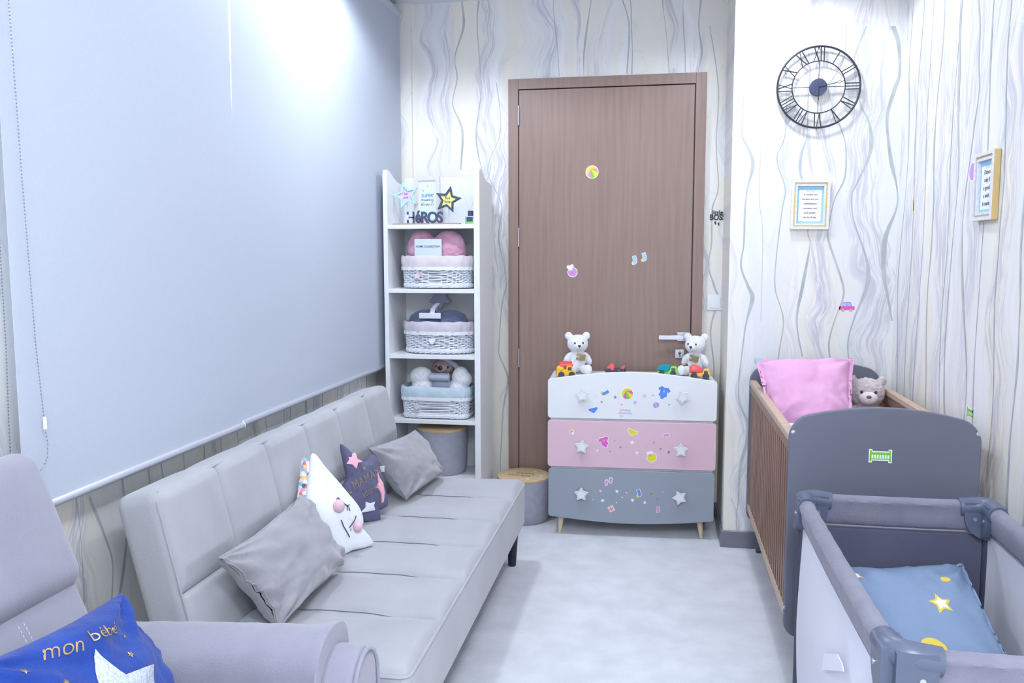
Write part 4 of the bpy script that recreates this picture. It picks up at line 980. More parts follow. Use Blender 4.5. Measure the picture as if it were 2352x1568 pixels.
# ================================================================== WALL FRAMES
M_fw = mat('frame_white_silver', (224, 226, 238), .4, metal=.15, var=10, scale=120); M_fg = mat('frame_gold', (214, 186, 130), .35, metal=.45)
M_aq = C('paper_aqua', (160, 206, 230)); M_pp = C('paper_white', (240, 240, 250))
def wframe(lab, c, w_, h_, ux, n, mat_m, lines, tilt=0, side_m=None, lsz=.012):
    t = thing('picture_frame', lab, 'picture frame', c-Z*h_/2)
    D = .022; uxx = ux*cos(tilt)+Z*sin(tilt); uy = Z*cos(tilt)-ux*sin(tilt)
    def rc(k): return [(-w_/2+k, -h_/2+k), (w_/2-k, -h_/2+k), (w_/2-k, h_/2-k), (-w_/2+k, h_/2-k)]
    b = MB().mat(side_m or M_fw); b.ring(rc(0), rc(.004), c, uxx, uy, n, 0, D); b.mat(M_fw); b.ring(rc(.0005), rc(.013), c, uxx, uy, n, D*.5, D*1.1)
    b.obj('outer_moulding', t, smooth=False, bevel=.001)
    b = MB().mat(M_fg); b.ring(rc(.012), rc(.021), c, uxx, uy, n, .002, D*.8); b.obj('gold_moulding', t, smooth=False)
    b = MB().mat(M_fw); b.ring(rc(.020), rc(.029), c, uxx, uy, n, .002, D*.9); b.obj('inner_moulding', t, smooth=False, bevel=.001)
    b = MB().mat(mat_m); b.prism(rc(.028), c, uxx, uy, n, .002, .008); b.mat(M_pp).prism(rrect(-w_/2+.038, w_/2-.038, -h_/2+.040, h_/2-.048, .006), c, uxx, uy, n, .006, .0086)
    b.obj('print', t, smooth=False)
    for k, s_ in enumerate(lines):
        q = MB().mat(M_text); q.text(s_, c+uy*(h_/2-.070-k*(h_-.13)/max(1, len(lines)-1)), uxx, uy, n, lsz, .0086, .0092, bold=.0002); q.obj('lettering', t, smooth=False)
    q = MB().mat(M_aq)
    for s_ in (-1, 1): q.ring(circ(.008, 12, s_*.010, 0), circ(.0055, 12, s_*.010, 0), c+uy*(h_/2-.048), uxx, uy, n, .008, .0094)
    q.obj('ornament_print', t, smooth=False)
    return t
a0, a1, a2 = at(1820, 414, Y=AW-.022), at(1909, 416, Y=AW-.022), at(1816, 527, Y=AW-.022)
wframe('small white and gold frame with aqua print on the wall below the clock', V(((a0.x+a1.x)/2-.002, AW-.001, (a0.z+a2.z)/2)), a1.x-a0.x, a0.z-a2.z, X, -Y, M_aq, ['A mother can', 'be there for you', 'remembering', 'moments, and', 'such people', 'can do all day'], -.012, lsz=.0115)
c0, c1, c2 = at(2240, 358, X=RW-.022), at(2285, 347, X=RW-.022), at(2234, 511, X=RW-.022)
wframe('white and gold picture frame on the right wall above the crib', V((RW-.001, (c0.y+c1.y)/2, (c0.z+c2.z)/2+.004)), abs(c0.y-c1.y), c0.z-c2.z, -Y, -X, M_aq, ['Dance', 'only if', 'a good', 'a wish', 'is made'], 0, side_m=M_fg, lsz=.022)

# ================================================================== CUSHION BUILDER
def cushion(mb, BL, BR, TR, TL, T, nn, N=44, pinch=.10, wr=.006, seed=0, flange=0, corner=.8, puff=.42, mback=None):
    BL, BR, TR, TL = V(BL), V(BR), V(TR), V(TL)
    def flat(u, v):
        s_, t_ = (u+1)/2, (v+1)/2; return BL*(1-s_)*(1-t_)+BR*s_*(1-t_)+TR*s_*t_+TL*(1-s_)*t_
    def surf(u, v, side=1, off=0):
        uu = u*(1-pinch*(1-v*v)*abs(u)**1.5); vv = v*(1-pinch*(1-u*u)*abs(v)**1.5)
        p = flat(uu, vv); lim = 1-flange
        a, b = min(1, abs(u)/lim), min(1, abs(v)/lim)
        th = T*(max(0, (1-a*a))*max(0, (1-b*b)))**puff
        w_ = 0
        if wr:
            for cu, cv in ((-1, -1), (1, -1), (1, 1), (-1, 1)):
                du, dv = u-cu, v-cv; d = hypot(du, dv); an = atan2(dv, du)
                w_ += wr*sin(an*9+seed+cu*2+cv)*math.exp(-d*d*1.6)*min(1, d*3)
            w_ += wr*1.2*noise.noise(V((u*2.2+seed, v*2.2, seed*1.7)))+wr*.5*noise.noise(V((u*6+seed, v*6, 3)))
            e_ = 1-max(abs(u), abs(v)); w_ += wr*.8*math.exp(-e_*9)*noise.noise(V((u*9+seed, v*9, 9)))
        return p+nn*(side*(th+off)+w_*(1 if side > 0 else .6))
    for side in (1, -1):
        vs = []; fs = []
        if side < 0 and mback: mb.mat(mback)
        G = [sin(pi/2*(2*k/N-1)) for k in range(N+1)]
        for j in range(N+1):
            for i in range(N+1): vs.append(surf(G[i], G[j], side))
        for j in range(N):
            for i in range(N): a = j*(N+1)+i; q = (a, a+1, a+N+2, a+N+1); fs.append(q if side > 0 else tuple(reversed(q)))
        mb.add(vs, fs)
    return surf

# ================================================================== SOFA BED
SA, SB = 2.06, 4.03             # near and far end
sofa = thing('sofa_bed', 'light grey tufted velvet sofa bed under the blinds', 'sofa', (-.98, (SA+SB)/2, 0))
SEAMS = [2.42, 2.745, 3.07, 3.395, 3.72]
def rowf(y, L=SEAMS, e0=SA, e1=SB):
    """0 at a seam, 1 between seams; returns the local height profile"""
    E = [e0-.02]+L+[e1+.02]
    for i in range(len(E)-1):
        if E[i] <= y <= E[i+1]:
            t_ = (y-E[i])/(E[i+1]-E[i]); return (1-abs(2*t_-1)**3.2) if 0 < i < len(E)-2 else (1-abs(2*t_-1)**4)
    return 0
h_ = V(((1.245-.635)/2, (SB-SA)/2, (.43-.20)/2)); cS = V((-(1.245+.635)/2, (SA+SB)/2, (.43+.20)/2))
def seatfn(q, nn):
    p = q+cS
    if nn.z > .3:
        k = (nn.z-.3)/.7
        xx = (p.x+.96)/.30
        tuft = sum(math.exp(-((p.y-s_)/.05)**2-((p.x+.957)/.07)**2) for s_ in SEAMS)
        near = min(abs(p.y-s_-.03*math.exp(-((p.x+.957)/.12)**2)) for s_ in SEAMS)
        seam = math.exp(-(near/.011)**2)
        puff_ = .026*rowf(p.y)*(1-.35*math.exp(-((p.x+.957)/.16)**2))
        q = q+V((0, 0, k*(puff_-.014*tuft-.008*seam-.010)))
    return q
vs, fs = padded(h_, .035, 40, 420, 3, seatfn, 4)
m = MB().mat(M_sofa); m.add([cS+p for p in vs], fs); m.obj('seat_cushion', sofa, angle=60)
pp = MB().mat(M_sofa); zc_ = .415; P = []
for k in range(60): P.append((-.638, SA+.03+(SB-SA-.06)*k/59, zc_))
P = [(-1.2, SA+.004, zc_)]+[(-.66, SA+.004, zc_)]+[(-.642, SA+.016, zc_)]+P+[(-.642, SB-.016, zc_)]+[(-.66, SB-.004, zc_)]+[(-1.2, SB-.004, zc_)]
pp.tube(P, .0045, 6); pp.obj('piping', sofa)
pp = MB().mat(M_seam)
for s_ in SEAMS:
    P = []
    for k in range(31):
        x = -1.215+(1.215-.672)*k/30; y_ = s_+.03*math.exp(-((x+.957)/.12)**2); q = seatfn(V((x, y_, .43))-cS, V((0, 0, 1)))+cS; P.append((q.x, q.y, q.z+.0014))
    pp.tube(P, .0016, 5)
pp.obj('seat_seam', sofa, kind='stuff')
# backrest: a tilted padded slab
bdir = V((-.115, 0, .47)).normalized(); bn = V((bdir.z, 0, -bdir.x)); BH = .53
bc = V((-1.352, 0, .888))-bdir*BH/2-bn*.065
hb = V((.068, (SB-SA)/2, BH/2))
BSE = [2.385, 2.715, 3.04, 3.37, 3.715]
def toW(p): return V((0, (SA+SB)/2, 0))+V((bc.x, 0, bc.z))+bn*p.x+Y*p.y+bdir*p.z
zseam = -.03
def backfn(q, nn):
    y_ = q.y+(SA+SB)/2
    if nn.x > .2:
        k = (nn.x-.2)/.8
        seam = 0
        if q.z > zseam: seam = math.exp(-(min(abs(y_-s_) for s_ in BSE)/.008)**2)
        hs = math.exp(-((q.z-zseam)/.010)**2)
        pf = .014*rowf(y_, BSE)*(1 if q.z > zseam else .45)*min(1, abs(q.z-zseam)*14)
        q = q+V((k*(pf*1.5-.009*max(seam, hs)), 0, 0))
    if nn.z > .5: q = q+V((0, 0, .004*rowf(y_, BSE)))
    return q
vs, fs = padded(hb, .032, 3, 330, 60, backfn, 4)
m = MB().mat(M_sofa); m.add([toW(p) for p in vs], fs); m.obj('backrest', sofa, angle=60)
pp = MB().mat(M_seam)
for s_ in BSE:
    P = []
    for k in range(21):
        z_ = zseam+(BH/2-.02-zseam)*k/20; q = backfn(V((hb.x, s_-(SA+SB)/2, z_)), V((1, 0, 0))); P.append(toW(q+V((.0012, 0, 0))))
    pp.tube(P, .0015, 5)
P = []
for k in range(80):
    y_ = -hb.y+.01+(2*hb.y-.02)*k/79; q = backfn(V((hb.x, y_, zseam)), V((1, 0, 0))); P.append(toW(q+V((.0012, 0, 0))))
pp.tube(P, .0016, 5)
P = [toW(V((hb.x-.006, -hb.y+.02+(2*hb.y-.04)*k/40, hb.z-.006))) for k in range(41)]
pp.mat(M_sofa).tube(P, .003, 5); P = [toW(V((hb.x-.006, -hb.y+.006, -hb.z+.03+(2*hb.z-.06)*k/10))) for k in range(11)]; pp.tube(P, .003, 5)
pp.obj('back_seam', sofa, kind='stuff')
fb = MB().mat(M_pendk); fb.box(-1.30, -.70, SA+.06, SB-.06, .165, .215); fb.obj('base_frame', sofa, smooth=False)
for x_ in (-.70, -1.24):
    for y_ in (SA+.10, SB-.03):
        l_ = MB().mat(M_navyleg); l_.tube([(x_+.006, y_, .205), (x_, y_+.012, 0)], [.030, .019], 14); l_.obj('leg', sofa)
bl_ = MB().mat(M_navyleg)
for y_ in (SA+.25, SB-.25): bl_.tube([(-1.33, y_, .42), (-1.22, y_, .19)], .012, 8)
bl_.obj('hinge_bracket', sofa)

# pillows on the sofa
def plain_cushion(name, lab, mt, BL, BR, TR, TL, T, toward, cat='cushion', **k):
    a = (V(BR)-V(BL)).cross(V(TL)-V(BL)).normalized()
    if a.dot(toward) < 0: a = -a
    c = (V(BL)+V(BR))/2; t = thing(name, lab, cat, (c.x, c.y, min(V(BL).z, V(BR).z)))
    mb = MB().mat(mt); sf = cushion(mb, BL, BR, TR, TL, T, a, **k); o = mb.obj('cushion_cover', t, weld=.0004, angle=180)
    return t, sf, a, o
tw_ = V((1, -.5, .3))
q = [at(640, 1448, Z=.447), at(790, 1304, Z=.455), at(692, 1136, X=-1.235), at(500, 1282, X=-1.20)]
t, sf, nn_, _ = plain_cushion('throw_pillow', 'large rectangular grey velvet pillow at the near end of the sofa', M_pillow, q[0]+V((0.0, 0, .012)), q[1]+V((0, 0, .012)), q[2], q[3], .085, tw_, wr=.014, seed=3, pinch=.09)
p_ = MB().mat(M_pillow)
def edge_tube(mb, sf, r, side):
    E = []
    L = [(-1+2*k/30, -1) for k in range(30)]+[(1, -1+2*k/30) for k in range(30)]+[(1-2*k/30, 1) for k in range(30)]+[(-1, 1-2*k/30) for k in range(30)]
    for u, v in L: E.append(sf(u*.995, v*.995, 1))
    mb.tube(E, r, 5, closed=True)
edge_tube(p_, sf, .003, 1); p_.obj('edge_piping', t)
q = [at(930, 1154, Z=.447), at(1017, 1092, Z=.455), at(953, 988, X=-1.215), at(845, 1030, X=-1.20)]
t, sf, nn_, _ = plain_cushion('throw_pillow', 'smaller-looking grey velvet pillow at the shelf end of the sofa', M_pillow, q[0]+V((0, 0, .012)), q[1]+V((0, 0, .012)), q[2], q[3], .07, tw_, wr=.010, seed=8, pinch=.07)
p_ = MB().mat(M_pillow); edge_tube(p_, sf, .003, 1); p_.obj('edge_piping', t)

# inflated outline cushions (measured in their own plane)
def inflate(mb, pts, C0, nn, T, K=12, mback=None):
    n = len(pts); c = C0
    rmin = min((p-c).length for p in pts)
    for side in (1, -1):
        if side < 0 and mback: mb.mat(mback)
        vs = []; fs = []
        for k in range(K+1):
            s_ = sin(pi/2*k/K)
            for p in pts:
                d = (p-c); f = (rmin/d.length)**.25 if d.length else 1
                vs.append(c+d*s_+nn*(side*T*(sqrt(max(0, 1-s_*s_))**.85)*(f if s_ > .2 else 1)))
        for k in range(K):
            for i in range(n):
                j = (i+1) % n; q = (k*n+i, k*n+j, (k+1)*n+j, (k+1)*n+i); fs.append(q if side > 0 else tuple(reversed(q)))
        mb.add(vs, fs)
def smooth_closed(P, sub=5):
    n = len(P); Q = []
    for i in range(n):
        p0, p1, p2, p3 = P[i-1], P[i], P[(i+1) % n], P[(i+2) % n]
        for k in range(sub):
            t_ = k/sub; Q.append(.5*((2*p1)+(p2-p0)*t_+(2*p0-5*p1+4*p2-p3)*t_*t_+(3*p1-p0-3*p2+p3)*t_**3))
    return Q
def surf_at(px, py, C0, nn, T, off=.0015, rr=.16):
    """point on a bulged cushion face"""
    p = onplane(px, py, C0+nn*T*.8, nn); p = onplane(px, py, C0+nn*(T*.8), nn)
    s_ = min(.98, (p-C0-nn*nn.dot(p-C0)).length/rr); return onplane(px, py, C0+nn*(T*(sqrt(1-s_*s_)**.85)+off), nn)
# white cushion with a sleeping face
n1 = V((.84, -.50, .22)).normalized(); P0 = at(815, 1262, Z=.447)
OUT = [(718, 1040), (742, 1068), (768, 1098), (793, 1128), (818, 1158), (829, 1180), (832, 1200), (828, 1212), (842, 1228), (856, 1249), (836, 1258), (808, 1264), (780, 1276), (756, 1262), (735, 1240), (716, 1215), (706, 1190), (702, 1168), (704, 1140), (708, 1110), (712, 1075)]
pts = [onplane(a, b, P0, n1) for a, b in OUT]; C0 = onplane(766, 1175, P0, n1)
t = thing('face_cushion', 'white cushion with sleeping face and floral back leaning on the sofa', 'cushion', (P0.x, P0.y, .43))
M_flor = bpy.data.materials.new('floral_cotton'); M_flor.use_nodes = True
_n = M_flor.node_tree; vo = _n.nodes.new('ShaderNodeTexVoronoi'); vo.inputs['Scale'].default_value = 75; tc = _n.nodes.new('ShaderNodeTexCoord'); _n.links.new(tc.outputs['Object'], vo.inputs['Vector'])
sx_ = _n.nodes.new('ShaderNodeSeparateColor'); _n.links.new(vo.outputs['Color'], sx_.inputs[0]); rp = _n.nodes.new('ShaderNodeValToRGB'); rp.color_ramp.interpolation = 'CONSTANT'
for i, (pos, c) in enumerate(((0, (236, 238, 246)), (.35, (226, 120, 130)), (.5, (240, 206, 130)), (.58, (236, 238, 246)), (.75, (150, 190, 214)), (.86, (232, 160, 176)), (.94, (90, 100, 130)))):
    e = rp.color_ramp.elements[i] if i < 2 else rp.color_ramp.elements.new(pos); e.position = pos; e.color = lin(c)
_n.links.new(sx_.outputs[0], rp.inputs[0]); _n.links.new(rp.outputs[0], _n.nodes['Principled BSDF'].inputs['Base Color']); _n.nodes['Principled BSDF'].inputs['Roughness'].default_value = .9
mb = MB().mat(mat('white_cotton', (240, 244, 250), .85, bump=.1, bscale=120)); TT = .045
inflate(mb, smooth_closed(pts), C0, n1, TT); mb.obj('cushion_cover', t, weld=.0003, angle=180)
bk_ = MB().mat(M_flor); pts2 = [onplane(a, b, P0-n1*.05, n1) for a, b in [(718, 1044), (712, 1058), (706, 1085), (702, 1120), (700, 1150), (706, 1160), (712, 1150), (714, 1120), (714, 1080)]]
big = [C0-n1*.035+(p-C0)*.97 for p in pts]
sh_ = -(CR-n1*CR.dot(n1)).normalized()*.024-n1*.03
inflate(bk_, smooth_closed([C0+sh_+(p-C0)*.93 for p in pts]), C0+sh_-n1*.02, n1, .045)
bk_.obj('floral_back', t, weld=.0003, angle=180)
def face_line(P, r, m_, nm):
    b = MB().mat(m_); b.tube([surf_at(a, c, C0, n1, TT, .001, .19) for a, c in P], r, 6); b.obj(nm, t)
M_bk = C('thread_dark', (66, 72, 92), .7)
face_line([(776, 1142), (783, 1150), (792, 1157), (800, 1163)], .0022, M_bk, 'closed_eye'); face_line([(798, 1160), (804, 1159)], .0014, M_bk, 'eyelash'); face_line([(797, 1162), (799, 1172)], .0014, M_bk, 'eyelash'); face_line([(801, 1163), (804, 1173)], .0014, M_bk, 'eyelash'); face_line([(776, 1144), (772, 1146)], .0014, M_bk, 'eyelash')
face_line([(784, 1194), (789, 1208), (797, 1221), (803, 1233)], .0020, M_bk, 'smile')
face_line([(818, 1184), (815, 1194), (806, 1207), (803, 1211)], .0022, M_bk, 'closed_eye'); face_line([(807, 1213), (805, 1219)], .0014, M_bk, 'eyelash')
M_chk = mat('pompom_pink', (232, 196, 210), .95, bump=.5, bscale=160)
for (a, c, r) in ((778, 1162, .024), (822, 1209, .020)):
    b = MB().mat(M_chk); b.ell(surf_at(a, c, C0, n1, TT, .004, .19), r*.9, r*.9, r); b.obj('pompom_cheek', t)
# dark star cushion
n2 = V((.80, -.56, .20)).normalized(); P0 = at(868, 1190, Z=.447)
OUT = [(783, 1019), (805, 1038), (824, 1056), (834, 1060), (846, 1048), (858, 1044), (866, 1056), (872, 1080), (880, 1110), (887, 1140), (889, 1160), (878, 1168), (864, 1176), (872, 1196), (850, 1199), (828, 1196), (806, 1180), (790, 1150), (786, 1120), (796, 1096), (792, 1070), (786, 1045)]
pts = [onplane(a, b, P0, n2) for a, b in OUT]; C0 = onplane(838, 1118, P0, n2)
t = thing('star_cushion', 'dark grey star shaped cushion with pink star patches on the sofa', 'cushion', (P0.x, P0.y, .43))
mb = MB().mat(mat('charcoal_felt', (98, 98, 128), .9, var=6, scale=30, bump=.2, bscale=200)); TT2 = .04
inflate(mb, smooth_closed(pts), C0, n2, TT2); mb.obj('cushion_cover', t, weld=.0003, angle=180)
def patch(P, m_, nm, sub=1, lab=None):
    b = MB().mat(m_); W_ = [surf_at(a, c, C0, n2, TT2, .0, .17) for a, c in P]; n = len(W_); c = sum(W_, V((0, 0, 0)))/n
    R_ = []
    for i in range(n):
        for k in range(3): R_.append(W_[i].lerp(W_[(i+1) % n], k/3))
    n = len(R_); c = c+n2*.002
    vs = [p+n2*.003 for p in R_]+[(p+c)/2+n2*.004 for p in R_]+[c+n2*.003]+[p-n2*.004 for p in R_]
    fs = [(i, (i+1) % n, n+(i+1) % n, n+i) for i in range(n)]+[(n+i, n+(i+1) % n, 2*n) for i in range(n)]+[(2*n+1+i, 2*n+1+(i+1) % n, (i+1) % n, i) for i in range(n)]
    b.add(vs, fs); b.obj(nm, t, smooth=False, label=lab)
M_pst = C('pink_felt', (240, 178, 196), .85)
patch([(794, 1038), (808, 1042), (816, 1039), (820, 1053), (833, 1060), (822, 1062), (818, 1076), (809, 1066), (797, 1065), (802, 1055)], M_pst, 'star_patch', lab='pink star patch')
patch([(866, 1078), (871, 1096), (879, 1108), (883, 1130), (881, 1150), (877, 1155), (876, 1135), (872, 1126), (863, 1119), (869, 1108)], M_pst, 'star_patch', lab='pink star patch')
patch([(840, 1152), (850, 1156), (861, 1152), (858, 1160), (861, 1171), (846, 1174), (829, 1177), (840, 1165)], C('white_felt', (226, 228, 240), .85), 'star_patch', lab='white star patch')
b = MB().mat(C('label_white', (236, 236, 246))); lp = onplane(872, 1070, P0, n2); b.add([lp, lp+V((.022, -.004, .003)), lp+V((.022, -.004, -.022)), lp+V((0, 0, -.024))], [(0, 1, 2, 3)]); b.add([lp+Y*.002, lp+V((.022, -.002, .003)), lp+V((.022, -.002, -.022)), lp+V((0, .002, -.024))], [(0, 3, 2, 1)]); b.obj('care_label', t, smooth=False)
M_gt = C('gold_print', (138, 120, 108), .5)
ue = (onplane(855, 1090, P0, n2)-onplane(825, 1108, P0, n2)).normalized(); uv_ = n2.cross(ue).normalized()
if uv_.z < 0: uv_ = -uv_
for wd, (a, c), sz in (('MAMAN', (842, 1098), .050), ('adorée', (850, 1126), .040)):
    O = surf_at(a, c, C0, n2, TT2, .0, .17); b = MB().mat(M_gt)
    def fnn(x, y, O=O):
        p = O+ue*x*.8+uv_*y; s_ = min(.98, (p-C0-n2*n2.dot(p-C0)).length/.17); p0_ = p-n2*n2.dot(p-C0); return p0_+n2*(TT2*(sqrt(1-s_*s_)**.85)+.004)
    b.text(wd, O, ue, uv_, n2, sz, fn=fnn); b.obj('gold_lettering', t, smooth=False)
for (a, c), r in (((836, 1075), .009), ((806, 1131), .007), ((852, 1066), .005)):
    b = MB().mat(M_gold); b.prism(star(r, r*.5), surf_at(a, c, C0, n2, TT2, .004, .17), ue, uv_, n2, -.004, .001); b.obj('gold_star', t, smooth=False)

# ================================================================== ARMCHAIR
ac = thing('armchair', 'grey lilac velvet recliner armchair at the lower left, facing right', 'armchair', (-1.05, 1.35, 0))
AY0, AY1 = .86, 1.68
# headrest & back: padded slabs leaning back, facing +X
def slab(name, top, bot, th, y0, y1, r, fn=None, ny=60, nz=26, mt=M_chair):
    top, bot = V(top), V(bot); d = (top-bot); H = d.length; d.normalize(); n_ = V((d.z, 0, -d.x))
    c = (top+bot)/2-n_*th/2
    def W_(p): return V((c.x, (y0+y1)/2, c.z))+n_*p.x+Y*p.y+d*p.z
    def f_(q, nn):
        k = max(0, nn.x); e = (1-(abs(q.y)/((y1-y0)/2))**3)*(1-(abs(q.z)/(H/2))**4); q = q+V((k*.022*max(0, e)+.003*noise.noise(V((q.y*5, q.z*6, 2)))*k, 0, 0))
        return q
    vs, fs = padded(V((th/2, (y1-y0)/2, H/2)), r, 4, ny, nz, fn or f_, 4)
    m_ = MB().mat(mt); m_.add([W_(p) for p in vs], fs); o = m_.obj(name, ac, angle=60); return W_, th, H
Wh, _, Hh = slab('headrest', (-1.385, 0, 1.105), (-1.262, 0, .800), .13, AY0, AY1, .045)
Wb, thb, Hb = slab('backrest', (-1.300, 0, .825), (-1.13, 0, .40), .15, AY0, AY1-.005, .04)
sp_ = MB().mat(M_stitch)
for dy in (0, .016):
    P0_, P1_ = at(28, 1400, X=-1.28), at(75, 1465, X=-1.24)
    L0 = V((0, P0_.y-.0+dy, .18)); 
    for k in range(30):
        z_ = Hb/2-.05-.30*k/30; yy = P0_.y+dy-(AY0+AY1-.005)/2
        e = (1-(abs(yy)/((AY1-.005-AY0)/2))**3)*(1-(abs(z_)/(Hb/2))**4); sp_.tube([Wb(V((thb/2+.022*e+.0012, yy, z_))), Wb(V((thb/2+.022*e+.0012, yy, z_-.006)))], .001, 4)
sp_.obj('top_stitching', ac, kind='stuff')
# seat
vs, fs = padded(V((.26, (AY1-AY0)/2-.01, .08)), .04, 20, 20, 3, None, 4); m = MB().mat(M_chair); m.add([V((-.89, (AY0+AY1)/2, .38))+p for p in vs], fs); m.obj('seat_cushion', ac)
bs = MB().mat(M_chair); bs.rbox(-1.32, -.66, AY0, AY1, .07, .31, .03); bs.obj('base', ac)
for x_ in (-1.25, -.72):
    for y_ in (AY0+.08, AY1-.08):
        l_ = MB().mat(M_navyleg); l_.tube([(x_, y_, .08), (x_, y_, 0)], [.025, .018], 10); l_.obj('leg', ac)
def arm(y0, y1):
    # padded top, rounded, running along X
    prof = []; hw_ = (y1-y0)/2; yc = (y0+y1)/2
    m_ = MB().mat(M_chair); n = 40; K = 26; vs = []; fs = []
    for i in range(n+1):
        x_ = -1.30+(1.30-.728)*i/n; zt_ = .640+.035*i/n; wr_ = .004*noise.noise(V((x_*14, yc, 1)))+(.006*math.exp(-((x_+.735)/.02)**2))
        e = min(1, i/2, (n-i)/1.2) if i in (0, n) else 1
        for k in range(K+1):
            a = pi*k/K; r_ = hw_+.012
            yy = yc-cos(a)*(r_+wr_+.004*noise.noise(V((x_*9, a*2, 5)))); zz = zt_-.075+sin(a)**.8*(.075+wr_) if sin(a) > 0 else zt_-.075
            vs.append((x_, yy, zz))
        vs.append((x_, yc+hw_+.006, .52)); vs.append((x_, yc-hw_-.006, .52))
    M_ = K+3
    for i in range(n):
        for k in range(M_): fs.append((i*M_+k, i*M_+(k+1) % M_, (i+1)*M_+(k+1) % M_, (i+1)*M_+k))
    fs.append(tuple(range(M_))); fs.append(tuple(n*M_+k for k in reversed(range(M_))))
    m_.add(vs, fs); a_ = m_.obj('armrest', ac, angle=50)
    s2 = MB().mat(M_chair); s2.rbox(-1.30, -.735, y0, y1, .08, .56, .03); s2.obj('side_panel', ac)
    # front facing: arched board with piped edge
    f_ = MB().mat(M_chair)
    def arch(gr=0, z1=.625):
        P = [(-hw_-gr, .08), (hw_+gr, .08)]; 
        for k in range(17): a = pi*k/16; P.append((cos(a)*(hw_+gr), z1-.085+sin(a)*(.085+gr)))
        return P
    f_.prism(arch(.010), V((-.738, yc, 0)), Y, Z, X, 0, .085); f_.obj('arm_front', ac, bevel=.018, bseg=4)
    p2 = MB().mat(M_chair); pr_ = [V((-.651, yc, 0))+Y*a+Z*b for a, b in arch(.004)[2:]]; p2.tube([pr_[0]-Z*.4]+pr_+[pr_[-1]-Z*.4], .005, 6)
    pr_ = [V((-.735, yc, 0))+Y*a+Z*b for a, b in arch(.020, .655)[2:]]; p2.tube([pr_[0]-Z*.4]+pr_+[pr_[-1]-Z*.4], .005, 6)
    p2.obj('arm_piping', ac)
arm(1.70, 1.855); arm(.70, .85)
# blue cushion
TR = at(278, 1362, Y=1.56); TL = at(-70, 1532, Y=1.14); BR = V((TR.x+.12, 1.585, .47)); BR = at(425, 1655, Y=1.56)
BLc = TL+(BR-TR)*1.05
M_blu = mat('royal_blue_plush', (16, 58, 145), .85, var=8, scale=10, sheen=.12, bump=.25, bscale=120)
t, sf, bnn, _ = plain_cushion('blue_cushion', 'royal blue plush cushion with silver star and gold lettering on the armchair', M_blu, BLc, BR, TR, TL, .065, V((1, -.6, .3)), wr=.010, seed=5, pinch=.06, N=60)
def uvp(px, py):      # find the cushion (u,v) seen at a measured point
    u = v = 0.; best = None
    for s_ in (.25, .05, .01, .002):
        c0_ = (u, v); best = None
        for i in range(-8 if s_ < .25 else -4, 9 if s_ < .25 else 5):
            for j in range(-8 if s_ < .25 else -4, 9 if s_ < .25 else 5):
                a_, b_ = c0_[0]+i*s_, c0_[1]+j*s_
                if abs(a_) > 1.2 or abs(b_) > 1.2: continue
                p = sf_cur(a_, b_); d = p-EYE; k = d.dot(CF); qx, qy = 1176+FPX*d.dot(CR)/k, 784-FPX*d.dot(CU)/k
                e_ = (qx-px)**2+(qy-py)**2
                if best is None or e_ < best[0]: best = (e_, a_, b_)
        u, v = best[1], best[2]
    return u, v
sf_cur = sf
def on_cushion(mb, P2, sfn, off=.0012):
    """fill an outline given in cushion (u,v), following its surface"""
    n = len(P2); cu = sum(p[0] for p in P2)/n; cv = sum(p[1] for p in P2)/n; R_ = []
    for i in range(n):
        for k in range(5): a = P2[i]; b = P2[(i+1) % n]; R_.append((a[0]+(b[0]-a[0])*k/5, a[1]+(b[1]-a[1])*k/5))
    n = len(R_); K = 6; vs = []; fs = []
    cl = lambda x: max(-.97, min(.97, x))
    for j in range(K+1):
        for a, b in R_: vs.append(sfn(cl(cu+(a-cu)*j/K), cl(cv+(b-cv)*j/K), 1, off if j < K else off*.5))
    for j in range(K):
        for i in range(n): fs.append((j*n+i, j*n+(i+1) % n, (j+1)*n+(i+1) % n, (j+1)*n+i))
    mb.add(vs, fs)
SC = 420/2352
def bc_(L): return [uvp(a*420/2352, 1340+b*420/2352) for a, b in L]
big = bc_([(1220, 840), (1360, 950), (1450, 1040), (1540, 1100), (1615, 1170), (1800, 1090), (1975, 1035), (1980, 1277)])
cstar = uvp(1580*SC, 1340+1500*SC)
S_P = [bc_([(1220, 840)])[0], bc_([(1615, 1170)])[0], bc_([(1975, 1035)])[0]]
poly = [S_P[0], S_P[1], S_P[2]]
c_ = cstar
extra = [uvp(a, b) for a, b in ((352, 1605), (385, 1690), (300, 1640), (225, 1680), (228, 1575))]
b = MB().mat(mat('silver_glitter', (196, 204, 220), .5, metal=.15, var=26, scale=220, bump=.4, bscale=300)); on_cushion(b, poly+extra, sf, .0025); b.obj('silver_star', t)
for (a, b_), r in (((1597, 678), .022), ((1820, 672), .018), ((1678, 908), .032), ((312, 1122), .032), ((845, 1275), .032), ((1455, 595), .026)):
    u, v = uvp(a*SC, 1340+b_*SC); b = MB().mat(M_gold); on_cushion(b, [(u+x, v+y_) for x, y_ in star(r*1.4, r*.7, rot=u*5)], sf, .002); b.obj('gold_star', t)
